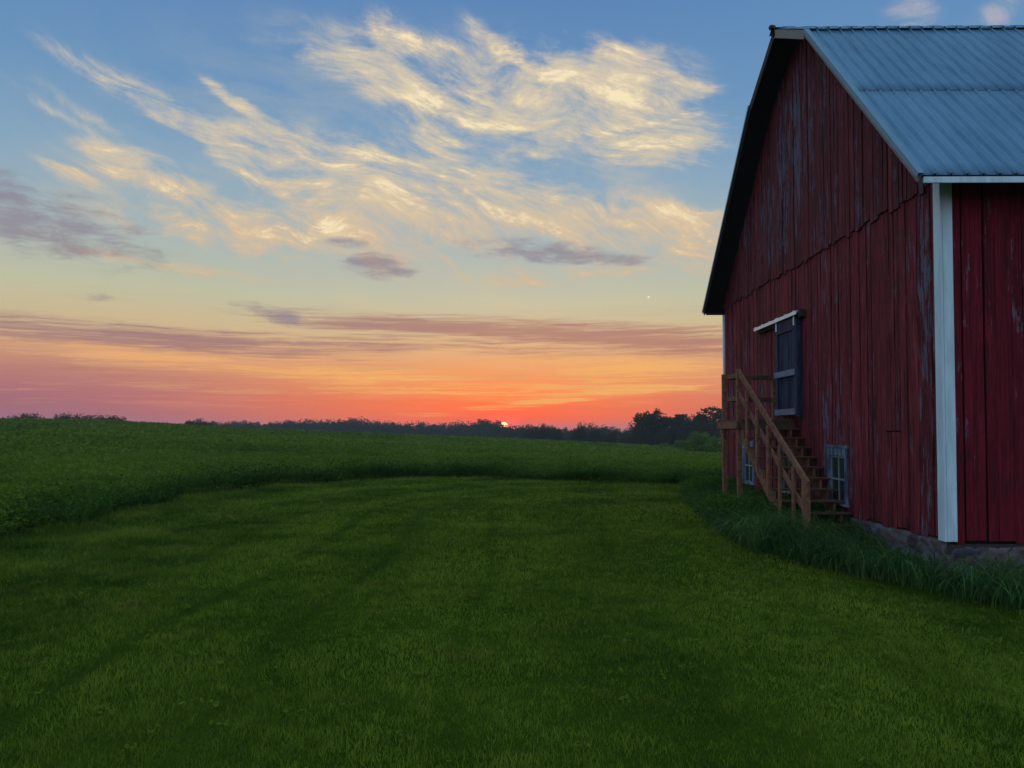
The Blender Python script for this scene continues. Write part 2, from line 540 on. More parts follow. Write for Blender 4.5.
# ------------------------------------------------------------------ vegetation
def leaf_material(name, c_dark, c_mid, c_light, transl=0.35, pscale=0.5, dry=None, spec=0.03, rough=0.7):
    m, t, out = material(name)
    at = t.new('ShaderNodeAttribute', attribute_name='tint').outputs['Fac']
    g = t.new('ShaderNodeNewGeometry').outputs['Position']
    n = t.noise(g, pscale, 4, 0.6)
    c = t.mix(t.mr(at, 0.0, 0.5, kind='LINEAR'), c_dark, c_mid)
    c = t.mix(t.mr(at, 0.5, 1.0, kind='LINEAR'), c, c_light)
    c = t.mix(t.m('MULTIPLY', t.mr(n, 0.35, 0.7), 0.5), c, c_light)
    if dry:
        n2 = t.noise(g, pscale * 1.7, 5, 0.6)
        c = t.mix(t.m('MULTIPLY', t.mr(n2, 0.56, 0.72), 0.55), c, dry)
    p = t.new('ShaderNodeBsdfPrincipled')
    t.put(p.inputs['Base Color'], c)
    p.inputs['Roughness'].default_value = rough
    p.inputs['Specular IOR Level'].default_value = spec
    tr = t.new('ShaderNodeBsdfTranslucent')
    t.put(tr.inputs[0], c)
    mx = t.new('ShaderNodeMixShader')
    mx.inputs[0].default_value = transl
    t.l.new(p.outputs[0], mx.inputs[1])
    t.l.new(tr.outputs[0], mx.inputs[2])
    t.l.new(mx.outputs[0], out.inputs[0])
    return m


def blades(P, H, W, lean, tint, segs=2, droop=0.25, rng=RNG, arch=None):
    """P (n,3) roots; H, W (n,) size; lean (n,) sideways reach as a share of H. Returns V, Q, tint per vertex"""
    n = len(P)
    a = rng.uniform(0, 2 * np.pi, n) if arch is None else arch
    dirx, diry = np.cos(a), np.sin(a)
    b = a + np.pi / 2 + rng.normal(0, 0.5, n)
    sx, sy = np.cos(b), np.sin(b)
    L = segs + 1
    V = np.zeros((n, L, 2, 3))
    T = np.zeros((n, L, 2))
    for k in range(L):
        u = k / segs
        reach = lean * H * (u ** 1.6)
        zz = H * (u - droop * u ** 2.6)
        w = W * (1 - u ** 2 * 0.92) * 0.5
        cx = P[:, 0] + dirx * reach
        cy = P[:, 1] + diry * reach
        cz = P[:, 2] + zz
        for s_, sg in ((0, -1), (1, 1)):
            V[:, k, s_, 0] = cx + sx * w * sg
            V[:, k, s_, 1] = cy + sy * w * sg
            V[:, k, s_, 2] = cz
            T[:, k, s_] = tint
    base = (np.arange(n) * (L * 2))[:, None]
    Q = []
    for k in range(segs):
        Q.append(np.concatenate([base + 2 * k, base + 2 * k + 1, base + 2 * k + 3, base + 2 * k + 2], 1))
    return V.reshape(-1, 3), np.concatenate(Q, 0), T.reshape(-1)


def leaf_quads(C, size, tint, rng=RNG, flat=0.5):
    n = len(C)
    nrm = rng.normal(0, 1, (n, 3))
    nrm[:, 2] = np.abs(nrm[:, 2]) * (1 + flat)
    nrm /= np.linalg.norm(nrm, axis=1)[:, None]
    r = rng.normal(0, 1, (n, 3))
    u = np.cross(nrm, r)
    u /= np.linalg.norm(u, axis=1)[:, None] + 1e-9
    v = np.cross(nrm, u)
    a = size[:, None] * 0.5
    b = a * rng.uniform(0.5, 0.8, (n, 1))
    # lozenge leaf, folded a little
    V = np.stack([C - u * a, C - v * b - nrm * a * 0.15, C + u * a, C + v * b - nrm * a * 0.15], 1).reshape(-1, 3)
    Q = np.arange(4 * n).reshape(n, 4)
    return V, Q, np.repeat(tint, 4)


def vnoise(x, y, s, seed=0):
    """cheap smooth value noise"""
    rs = np.random.default_rng(100 + seed)
    G = rs.random((64, 64))
    fx, fy = np.asarray(x) / s + 1000, np.asarray(y) / s + 1000
    ix, iy = np.floor(fx).astype(int), np.floor(fy).astype(int)
    tx, ty = fx - ix, fy - iy
    tx, ty = tx * tx * (3 - 2 * tx), ty * ty * (3 - 2 * ty)
    g = lambda i, j: G[i % 64, j % 64]
    return (g(ix, iy) * (1 - tx) * (1 - ty) + g(ix + 1, iy) * tx * (1 - ty) + g(ix, iy + 1) * (1 - tx) * ty + g(ix + 1, iy + 1) * tx * ty)


BARN_X, BARN_Y0, BARN_Y1 = 5.52, 10.0, 20.5

MAT_GRASS = leaf_material('grass_blade', (0.030, 0.066, 0.007, 1), (0.104, 0.164, 0.013, 1), (0.225, 0.285, 0.030, 1),
                          0.42, 0.7, dry=(0.22, 0.19, 0.04, 1))


def mow(x, y):
    q = np.hypot(x - 3.0, np.clip(y - 16.0, 0, None))
    return q


def build_lawn_grass():
    Vs, Qs, Ts = [], [], []
    off = 0
    for (r0, r1, dens, h, w) in ((2.4, 5.0, 5600, 0.050, 0.0040), (5.0, 8.5, 3200, 0.053, 0.0055), (8.5, 14, 1500, 0.056, 0.0085),
                                 (14, 28, 520, 0.062, 0.016)):
        half = rad(44)
        area = half * (r1 * r1 - r0 * r0)
        n = int(area * dens)
        r = np.sqrt(RNG.uniform(r0 * r0, r1 * r1, n))
        a = RNG.uniform(-half, half, n)
        x, y = r * np.sin(a), r * np.cos(a)
        R = bound_r(np.degrees(a))
        ok = (r < R + 0.3) & ~((x > BARN_X) & (y > BARN_Y0)) & ~((x > 5.0) & (y > 9.4))
        x, y, r, a = x[ok], y[ok], r[ok], a[ok]
        R = R[ok]
        cl = vnoise(x, y, 0.28, 1) * 0.35 + vnoise(x, y, 0.09, 2) * 0.65
        big = vnoise(x, y, 1.7, 3)
        q = mow(x, y)
        # unmown edge on the left is longer
        edge = ss(3.6, 0.3, R - r) * ss(-14, -20, np.degrees(a)) + ss(0.9, 0.0, R - r)
        left = ss(-1.5, -5.0, x + 0.2 * y - 1.0)
        wob = 0.10 * np.sin(y * 0.8) + 0.12 * (vnoise(x, y, 2.2, 61) - 0.5)
        q = q + wob
        track = 1.0 * np.exp(-((q - 5.85) / 0.10) ** 2) + 0.7 * np.exp(-((q - 4.75) / 0.08) ** 2) + 0.55 * np.exp(-((q - 7.2) / 0.11) ** 2)
        track += 0.45 * np.exp(-((q - 3.4) / 0.12) ** 2) + 0.4 * np.exp(-((q - 8.4) / 0.16) ** 2)
        inner = ss(6.1, 5.7, q)
        stripe = 0.5 + 0.5 * np.sin(q * 2 * np.pi / 2.8)
        H = h * (0.55 + 0.8 * cl) * (0.85 + 0.3 * big) * (1 + 1.0 * np.clip(edge, 0, 1) + 0.5 * left) * (1 - 0.42 * np.clip(track, 0, 1))
        H *= RNG.uniform(0.6, 1.3, len(x))
        # small worn hollows
        for (hx, hy, hr) in ((0.55, 4.9, 0.33), (1.9, 5.15, 0.2), (2.0, 7.0, 0.28), (2.6, 7.8, 0.35), (-1.1, 6.6, 0.6), (0.9, 4.2, 0.4), (-3.3, 5.6, .35)):
            H *= 1 - 0.4 * np.exp(-(((x - hx) / (hr * 1.7)) ** 2 + ((y - hy) / hr) ** 2))
        W = w * RNG.uniform(0.7, 1.3, len(x))
        T = 0.36 + 0.65 * (cl - 0.5) + 0.4 * (stripe - 0.5) * (0.5 + vnoise(x, y, 2.5, 4)) + 0.30 * (big - 0.5) - 0.6 * np.clip(track, 0, 1) + 0.14 * (inner - 0.5) + RNG.normal(0, 0.24, len(x))
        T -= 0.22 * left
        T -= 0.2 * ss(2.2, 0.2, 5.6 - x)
        P = np.stack([x, y, lawn_z(x, y) - 0.004], -1)
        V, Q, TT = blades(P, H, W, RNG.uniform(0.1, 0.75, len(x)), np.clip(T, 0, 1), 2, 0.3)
        Vs.append(V)
        Qs.append(Q + off)
        Ts.append(TT)
        off += len(V)
    # longer tufts and flat rosettes of weeds scattered in it
    n = 1500
    r = np.sqrt(RNG.uniform(2.6 ** 2, 19 ** 2, n))
    a = RNG.uniform(-rad(42), rad(42), n)
    x, y = r * np.sin(a), r * np.cos(a)
    ok = (r < bound_r(np.degrees(a))) & ((x < 4.6) | (y < 8.3)) & ((x < 3.0) | (y < 10)) & (RNG.random(n) < 0.25 + 0.75 * ss(-0.5, -4, x) + 0.3 * vnoise(x, y, 1.5, 55))
    x, y = x[ok], y[ok]
    k = np.repeat(np.arange(len(x)), 22)
    px_ = x[k] + RNG.normal(0, 0.035, len(k))
    py_ = y[k] + RNG.normal(0, 0.035, len(k))
    hh = (0.05 + 0.06 * RNG.random(len(x)))[k] * RNG.uniform(0.6, 1.2, len(k))
    V, Q, TT = blades(np.stack([px_, py_, lawn_z(px_, py_)], -1), hh, np.full(len(k), 0.0045) * (1 + 0.12 * np.hypot(px_, py_)),
                      RNG.uniform(0.2, 0.8, len(k)), np.clip((0.2 + 0.35 * RNG.random(len(x)))[k] + RNG.normal(0, .12, len(k)), 0, 1), 3, 0.4)
    Vs.append(V)
    Qs.append(Q + off)
    Ts.append(TT)
    off += len(V)
    n = 420
    r = np.sqrt(RNG.uniform(2.6 ** 2, 12 ** 2, n))
    a = RNG.uniform(-rad(42), rad(34), n)
    k = np.repeat(np.arange(n), 9)
    ctr = np.stack([r * np.sin(a), r * np.cos(a)], -1)[k] + RNG.normal(0, 0.035, (len(k), 2))
    C = np.stack([ctr[:, 0], ctr[:, 1], lawn_z(ctr[:, 0], ctr[:, 1]) + RNG.uniform(0.03, 0.05, len(k))], -1)
    V, Q, TT = leaf_quads(C, RNG.uniform(0.02, 0.045, len(k)), RNG.uniform(0.15, 0.55, len(k)), flat=2.0)
    Vs.append(V)
    Qs.append(Q + off)
    Ts.append(TT)
    off += len(V)
    me = np_mesh('lawn_grass', np.concatenate(Vs), np.concatenate(Qs), {'tint': np.concatenate(Ts)})
    o = link_mesh('lawn_grass', me, MAT_GRASS)
    setp(o, 'short mown grass covering the lawn in front of the barn', 'grass', kind='stuff')


build_lawn_grass()

MAT_CROP = leaf_material('crop_leaf', (0.018, 0.050, 0.006, 1), (0.064, 0.118, 0.011, 1), (0.145, 0.205, 0.022, 1), 0.42, 0.12)
MAT_WEED = leaf_material('weed_leaf', (0.014, 0.044, 0.006, 1), (0.042, 0.100, 0.011, 1), (0.10, 0.185, 0.022, 1), 0.3, 0.6)


def build_crop():
    Vs, Qs, Ts = [], [], []
    off = 0
    half = rad(42)
    for (d0, d1, dens, sz) in ((0, 6, 420, 0.065), (6, 16, 170, 0.09), (16, 34, 55, 0.15), (34, 70, 16, 0.28), (70, 132, 5, 0.55)):
        n = int(2 * half * (30 * (d1 - d0) + (d1 * d1 - d0 * d0) / 2) * dens * (0.75 if d0 > 10 else 1))
        a = RNG.uniform(-half, half * (0.62), n)
        R = bound_r(np.degrees(a))
        # uniform by area along the ray
        lo, hi = (R + d0) ** 2, (R + d1) ** 2
        r = np.sqrt(lo + RNG.random(n) * (hi - lo))
        x, y = r * np.sin(a), r * np.cos(a)
        ok = ~((x > 5.3) & (y < 21.5))
        x, y, r, R = x[ok], y[ok], r[ok], R[ok]
        n = len(x)
        lump = vnoise(x, y, max(0.5, sz * 5), 5) * 0.6 + vnoise(x, y, 3.2, 6) * 0.4
        ramp = ss(0.0, 1.6, r - R)
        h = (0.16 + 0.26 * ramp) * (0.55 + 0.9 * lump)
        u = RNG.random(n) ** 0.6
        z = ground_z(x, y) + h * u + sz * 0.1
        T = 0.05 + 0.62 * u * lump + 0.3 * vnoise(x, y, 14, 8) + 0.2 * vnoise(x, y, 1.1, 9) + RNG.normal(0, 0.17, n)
        C = np.stack([x, y, z], -1)
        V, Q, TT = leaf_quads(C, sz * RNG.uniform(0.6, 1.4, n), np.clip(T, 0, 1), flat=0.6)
        Vs.append(V)
        Qs.append(Q + off)
        Ts.append(TT)
        off += len(V)
    me = np_mesh('crop_plants', np.concatenate(Vs), np.concatenate(Qs), {'tint': np.concatenate(Ts)})
    o = link_mesh('crop_plants', me, MAT_CROP)
    setp(o, 'leafy green crop covering the field up to the horizon', 'crop', kind='stuff')


build_crop()


def build_fringe():
    """taller, darker grass and weeds along the edge between lawn and field"""
    n = 30000
    a = RNG.uniform(rad(-43), rad(19), n)
    R = bound_r(np.degrees(a))
    depth = np.abs(RNG.normal(0, 1, n)) * (0.7 + 1.6 * ss(-12, -30, np.degrees(a)))
    r0_ = R
    wig = vnoise(r0_ * np.sin(a), r0_ * np.cos(a), 1.6, 41)
    r = R + 0.15 + depth - (0.35 + 1.1 * ss(-12, -30, np.degrees(a))) * ss(0.35, 1.0, wig)
    x, y = r * np.sin(a), r * np.cos(a)
    ok = ~((x > 5.3) & (y < 21.0))
    x, y, r, a, depth = x[ok], y[ok], r[ok], a[ok], depth[ok]
    n = len(x)
    lump = vnoise(x, y, 1.3, 12) * 0.6 + vnoise(x, y, 0.4, 13) * 0.4
    H = (0.24 + 0.60 * lump ** 1.3) * RNG.uniform(0.4, 1.3, n) * (1 - 0.25 * ss(-18, -32, np.degrees(a)))
    W = RNG.uniform(0.010, 0.022, n)
    P = np.stack([x, y, ground_z(x, y) - 0.01], -1)
    T = np.clip(0.02 + 0.45 * lump ** 2 + RNG.normal(0, 0.18, n), 0, 1)
    V, Q, TT = blades(P, H, W, RNG.uniform(0.1, 0.8, n), T, 3, 0.35)
    # leaves among them
    m = 45000
    k = RNG.integers(0, n, m)
    C = P[k] + np.stack([RNG.normal(0, 0.08, m), RNG.normal(0, 0.08, m), H[k] * RNG.random(m) ** 0.7], -1)
    V2, Q2, T2 = leaf_quads(C, RNG.uniform(0.03, 0.09, m), np.clip(T[k] + 0.05, 0, 1), flat=0.2)
    me = np_mesh('edge_weeds', np.concatenate([V, V2]), np.concatenate([Q, Q2 + len(V)]), {'tint': np.concatenate([TT, T2])})
    o = link_mesh('edge_weeds', me, MAT_WEED)
    setp(o, 'dark tall grass and weeds between the lawn and the field', 'weeds', kind='stuff')


build_fringe()

# strip of long arching grass along the foot of the barn
EDGE = [(4.3, 20.6), (4.1, 19.0), (3.5, 16.3), (3.25, 13.8), (3.15, 12.3), (3.2, 11.1), (3.72, 10.6), (4.38, 10.2), (4.85, 9.8), (5.19, 9.26)]


def strip_outer(y):
    ys = [p[1] for p in EDGE][::-1]
    xs = [p[0] for p in EDGE][::-1]
    return np.interp(y, ys, xs)


MAT_LONG = leaf_material('long_grass_blade', (0.016, 0.060, 0.015, 1), (0.055, 0.145, 0.034, 1), (0.17, 0.30, 0.08, 1), 0.34, 0.9, spec=0.12, rough=0.5)


def build_strip():
    # roots
    n = 40000
    y = RNG.uniform(8.4, 20.6, n)
    x = RNG.uniform(3.0, 12.0, n)
    gable_side = (y > 9.9) & (x > strip_outer(y) + 0.22) & (x < BARN_X - 0.08)
    front_side = (y < 9.85) & (x > np.interp(y, [8.4, 8.6, 9.26, 9.8, 9.9], [6.8, 5.8, 5.35, 5.0, 4.95])) & (y > 8.62)
    ok = gable_side | front_side
    x, y = x[ok], y[ok]
    m = 16000
    k = RNG.integers(0, len(x), m)
    # clumps
    x = x[k] + RNG.normal(0, 0.05, m)
    y = y[k] + RNG.normal(0, 0.05, m)
    ok = ~((x > BARN_X - 0.03) & (y > 9.93))
    x, y = x[ok], y[ok]
    far = ss(11.6, 14.0, y)
    keep = RNG.random(len(x)) > far * 0.55
    x, y, far = x[keep], y[keep], far[keep]
    n = len(x)
    lump = vnoise(x, y, 0.5, 21)
    H = (0.68 + 0.42 * lump) * RNG.uniform(0.6, 1.2, n) * (1 - 0.2 * far) * (1 - 0.06 * ss(10.8, 9.6, y)) * (1 - 0.5 * ss(4.5, 4.9, x) * ss(10.2, 11.0, y) * ss(13.2, 12.6, y))
    ang = np.where(y < 9.9, rad(-95), rad(215)) + RNG.normal(0, 0.75, n)
    W = RNG.uniform(0.009, 0.017, n)
    P = np.stack([x, y, lawn_z(x, y) - 0.02], -1)
    T = np.clip(0.1 + 0.5 * lump * lump + RNG.normal(0, 0.27, n), 0, 1)
    V, Q, TT = blades(P, H, W, RNG.uniform(0.3, 0.95, n), T, 6, RNG.uniform(0.35, 0.85, n), arch=ang)
    me = np_mesh('long_grass', V, Q, {'tint': TT})
    o = link_mesh('long_grass', me, MAT_LONG)
    setp(o, 'long arching dark green grass along the foot of the barn', 'grass', kind='stuff')
    # leafy weeds further along and round the stairs
    n = 2600
    y = RNG.uniform(11.3, 20.9, n)
    x = strip_outer(y) + RNG.random(n) ** 1.2 * (5.5 - strip_outer(y)) + 0.12
    keep = (x < 5.46) & (RNG.random(n) < 0.25 + 0.75 * ss(11.5, 14, y))
    x, y = x[keep], y[keep]
    n = len(x)
    lump = vnoise(x, y, 0.8, 31)
    H = (0.22 + 0.36 * lump) * RNG.uniform(0.7, 1.1, n) * np.clip((x - strip_outer(y)) / 0.5 + 0.45, 0.45, 1) * (1 - 0.5 * ss(4.4, 4.8, x) * ss(13.4, 12.6, y))
    P = np.stack([x, y, lawn_z(x, y)], -1)
    m = 52000
    k = RNG.integers(0, n, m)
    u = RNG.random(m) ** 0.75
    sp = 0.03 + 0.10 * u
    C = P[k] + np.stack([RNG.normal(0, 1, m) * sp, RNG.normal(0, 1, m) * sp, H[k] * u], -1)
    C[:, 0] = np.minimum(C[:, 0], 5.47)
    T = np.clip(0.1 + 0.55 * lump[k] * u + RNG.normal(0, 0.15, m), 0, 1)
    V2, Q2, T2 = leaf_quads(C, RNG.uniform(0.02, 0.06, m), T, flat=0.3)
    nb = 7000
    kb = RNG.integers(0, n, nb)
    Pb = P[kb] + np.stack([RNG.normal(0, 0.05, nb), RNG.normal(0, 0.05, nb), np.zeros(nb)], -1)
    Pb[:, 0] = np.minimum(Pb[:, 0], 5.42)
    V, Q, TT = blades(Pb, H[kb] * RNG.uniform(0.8, 1.5, nb), RNG.uniform(0.006, 0.013, nb), RNG.uniform(0.1, 0.8, nb),
                      np.clip(T[:nb], 0, 1), 3, 0.4)
    me = np_mesh('weeds', np.concatenate([V, V2]), np.concatenate([Q, Q2 + len(V)]), {'tint': np.concatenate([TT, T2])})
    o = link_mesh('weeds', me, MAT_WEED)
    setp(o, 'bushy green weeds growing under the wooden stairs', 'weeds', kind='stuff')


build_strip()


# ------------------------------------------------------------------ trees
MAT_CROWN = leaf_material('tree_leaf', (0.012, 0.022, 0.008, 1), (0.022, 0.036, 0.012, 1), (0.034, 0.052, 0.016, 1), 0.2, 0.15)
MAT_BUSH = leaf_material('bush_leaf', (0.04, 0.085, 0.012, 1), (0.08, 0.15, 0.02, 1), (0.13, 0.22, 0.035, 1), 0.3, 0.4)


def bark():
    m, t, out = material('bark')
    g = t.new('ShaderNodeTexCoord').outputs['Object']
    n = t.noise(t.mapping(g, scale=(3, 3, 0.6)), 3, 5, 0.6)
    principled(t, out, t.mix(n, (0.03, 0.024, 0.02, 1), (0.07, 0.058, 0.045, 1)), 0.9, bump=n)
    return m


MAT_BARK = bark()


def tree_meshes(name, seed, H, W, trunk, lobes, nleaf, lsize, open_=0.0, top=1.0):
    """returns (trunk mesh, crown mesh); base at the origin"""
    rs = np.random.default_rng(seed)
    mb = MB()
    th = H * trunk
    lean = rs.normal(0, 0.02 * H, 2)
    mb.tube([(0, 0, -0.3), (lean[0] * .3, lean[1] * .3, th * 0.5), (lean[0], lean[1], th), (lean[0] * 1.5, lean[1] * 1.5, H * 0.8)],
            [H * 0.028, H * 0.021, H * 0.017, H * 0.004], 8)
    cen, rr = [], []
    for i in range(lobes):
        u = (i + 0.5) / lobes
        zc = H * (trunk + (top - trunk - 0.06) * (0.12 + 0.8 * u))
        prof = math.sin(math.pi * min(1, 0.18 + 0.72 * u)) ** 0.8
        ang = i * 2.4 + rs.uniform(-0.5, 0.5)
        rad_ = W * 0.5 * prof * rs.uniform(0.35, 0.8)
        c = np.array([math.cos(ang) * rad_, math.sin(ang) * rad_, zc])
        r = W * rs.uniform(0.15, 0.25) * (0.75 + 0.4 * prof)
        cen.append(c)
        rr.append(r)
        a = Vector((lean[0], lean[1], th * rs.uniform(0.75, 1.15)))
        b = Vector(c)
        mid = a.lerp(b, 0.55) + Vector((0, 0, -0.04 * H))
        mb.tube([a, mid, b], [H * 0.011, H * 0.007, H * 0.002], 5)
    me_t = bpy.data.meshes.new(name + '_trunk')
    me_t.from_pydata(mb.v, [], mb.f)
    me_t.update()
    me_t.materials.append(MAT_BARK)
    k = rs.integers(0, lobes, nleaf)
    dirs = rs.normal(0, 1, (nleaf, 3))
    dirs /= np.linalg.norm(dirs, axis=1)[:, None]
    cen = np.array(cen)
    rr = np.array(rr)
    # sub-clumps on every lobe
    sub = rs.normal(0, 1, (lobes, 14, 3))
    sub /= np.linalg.norm(sub, axis=2)[:, :, None]
    sk = rs.integers(0, 14, nleaf)
    sd = sub[k, sk]
    rad_s = rr[k] * (0.85 + 0.25 * rs.random(nleaf))
    C = cen[k] + sd * rad_s[:, None] * 0.72 + dirs * (rr[k] * (0.42 - 0.12 * open_) * rs.random(nleaf) ** 0.4)[:, None]
    C[:, 2] = np.maximum(C[:, 2], 0.12 * H)
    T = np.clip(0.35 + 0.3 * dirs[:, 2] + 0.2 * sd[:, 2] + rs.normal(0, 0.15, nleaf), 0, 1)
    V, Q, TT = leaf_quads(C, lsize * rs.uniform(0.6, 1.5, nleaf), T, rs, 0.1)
    me_c = np_mesh(name + '_crown', V, Q, {'tint': TT})
    me_c.materials.append(MAT_CROWN)
    return me_t, me_c


KINDS = [
    tree_meshes('round_tree', 1, 10, 9.5, 0.12, 16, 9000, 0.42),
    tree_meshes('tall_tree', 2, 10, 7.0, 0.14, 14, 7000, 0.40, 0.3),
    tree_meshes('wide_tree', 3, 10, 12.0, 0.08, 18, 9000, 0.46),
    tree_meshes('open_tree', 4, 10, 8.0, 0.22, 12, 2600, 0.36, 1.0),
    tree_meshes('low_tree', 5, 10, 14.0, 0.04, 20, 9000, 0.5),
]
BUSH = tree_meshes('bush', 6, 3, 3.6, 0.05, 12, 4200, 0.16)
BUSH[1].materials.clear()
BUSH[1].materials.append(MAT_BUSH)


def place_tree(x, y, top_z, kind, label, group=None, name='tree', cat='tree', base=10.0, rz=None, widen=1.0, sink=0.0):
    z = float(ground_z(x, y)) - sink
    h = top_z - z
    s = h / base
    o = empty(name, (x, y, z))
    o.rotation_euler = (0, 0, random.uniform(0, 6.28) if rz is None else rz)
    o.scale = (s * widen, s * widen, s)
    setp(o, label, cat, group)
    for nm, me in (('trunk', kind[0]), ('crown', kind[1])):
        c = bpy.data.objects.new(nm, me)
        COL.objects.link(c)
        c.parent = o
    return o


def px_pos(px, D):
    return (px - 519.0) / 770.0 * D


def top_at(py, D):
    return EYE + (430.0 - py) / 770.0 * D


# the wood on the skyline, tree by tree (bearing, height read off along the skyline)
SKY_X = [186, 200, 230, 262, 290, 320, 350, 385, 410, 440, 470, 486, 500, 512, 530, 545, 560, 575, 590, 610, 630, 645]
SKY_Y = [424, 423, 424, 425, 424, 422, 423, 425, 426, 426.5, 425, 424, 425, 430, 429, 427, 431, 430, 427, 430, 433, 428]
rt = random.Random(5)
SKY_Y = [v - 1.0 for v in SKY_Y]
px = 190.0
while px < 662:
    D = rt.uniform(395, 450) if px < 500 else rt.uniform(300, 350)
    ty = np.interp(px, SKY_X, SKY_Y) + rt.uniform(-1.0, 1.8)
    x, tz = px_pos(px, D), top_at(ty, D)
    if 498 < px < 510:
        tz = top_at(428.6, D)
    k = rt.choice([0, 0, 1, 2, 4, 2])
    side = 'left of the setting sun' if px < 504 else 'right of the setting sun'
    place_tree(x, D, tz, KINDS[k], 'dark tree in the distant wood ' + side, 'trees of the distant wood ' + side, widen=rt.uniform(0.7, 1.05))
    px += rt.uniform(4.5, 8.5) if px < 500 else rt.uniform(6.5, 11.0)
# a lower row behind closes the gaps
px = 186.0
while px < 700:
    D = rt.uniform(480, 540) if px < 500 else rt.uniform(380, 420)
    ty = np.interp(px, SKY_X, SKY_Y) + rt.uniform(1.5, 3.5)
    tz = top_at(min(ty, 436), D)
    side = 'left of the setting sun' if px < 504 else 'right of the setting sun'
    place_tree(px_pos(px, D), D, tz, KINDS[4 if rt.random() < .6 else 2], 'dark tree in the distant wood ' + side,
               'trees of the distant wood ' + side, widen=rt.uniform(0.9, 1.2))
    px += rt.uniform(10, 15)

# low shrubs that show over the crest on the far left
for (px, ty, w) in ((8, 418, .8), (22, 416.5, 1.1), (34, 417, 1), (64, 417.5, .9), (74, 416.8, 1.1), (84, 417.6, 1), (99, 418.2, 1.1), (110, 418, 1.2), (118, 419, .9)):
    D = 210.0 + rt.uniform(-8, 8)
    place_tree(px_pos(px, D), D, top_at(ty, D), KINDS[rt.choice([2, 4, 0])], 'low dark shrub top showing over the crest of the field',
               'shrubs over the crest at the far left', widen=w)
for (px, ty, w) in ((192, 420.8, .8), (200, 422, 1.1), (209, 422.5, 1)):
    D = 240.0
    place_tree(px_pos(px, D), D, top_at(ty, D), KINDS[rt.choice([1, 0])], 'small dark tree where the distant wood starts', 'small trees where the wood starts', widen=w)

# the nearer wood at the right
for (px, ty, D, k, w, lab) in (
        (529, 430, 235, 0, .9, 'round dark tree just right of the setting sun'),
        (543, 426.5, 240, 2, .75, 'broad dark tree, second to the right of the setting sun'),
        (556, 429, 236, 0, .8, 'round tree with a gap of field beyond on its right'),
        (579, 427, 225, 0, .85, 'dark rounded tree left of the low hedge-like trees'),
        (596, 430, 230, 2, .8, 'low dark tree in the middle of the tree line right of the sun'),
        (612, 431, 226, 1, 1.1, 'small tree with a thin top left of the big clump'),
        (627, 433, 224, 4, .7, 'lowest tree at the left foot of the big clump'),
        (649, 411, 205, 0, 1.2, 'tall round tree, highest at the left end of the big clump'),
        (671, 414, 208, 1, 1.5, 'tall narrower tree beside the tallest round one in the clump'),
        (641, 425, 202, 4, .6, 'low tree leaning out at the left side of the tall round tree'),
        (685, 418, 204, 2, 1.0, 'broad tree between the two high ends of the clump'),
        (698, 414, 196, 0, 1.1, 'dark tree left of the open branched tree by the barn'),
        (711, 404.5, 190, 3, 1.15, 'open branched tree with sky showing through, beside the barn'),
        (724, 407, 192, 3, 1.0, 'open branched tree partly behind the barn stairs'),
        (705, 424, 185, 4, .75, 'low wide tree under the open branched tree'),
        (662, 432, 196, 4, .6, 'low tree at the foot of the two tallest trees'),
        (684, 433, 190, 4, .6, 'low wide tree behind the pale green bush')):
    place_tree(px_pos(px, D), D, top_at(ty, D), KINDS[k], lab, 'trees of the nearer wood beside the barn', widen=w)

for (px, ty, D, w, lab) in ((699, 433.5, 92, 1.15, 'pale green rounded bush in front of the dark trees beside the barn'),
                            (716, 438, 84, 1.1, 'darker low bush right of the pale green bush'),
                            (678, 441, 110, 1.2, 'small low bush left of the pale green bush'),
                            (664, 443.5, 120, 1.6, 'tiny low bush at the edge of the field')):
    place_tree(px_pos(px, D), D, top_at(ty, D), BUSH, lab, None, name='bush', cat='bush', base=3.0, widen=w, sink=0.15)


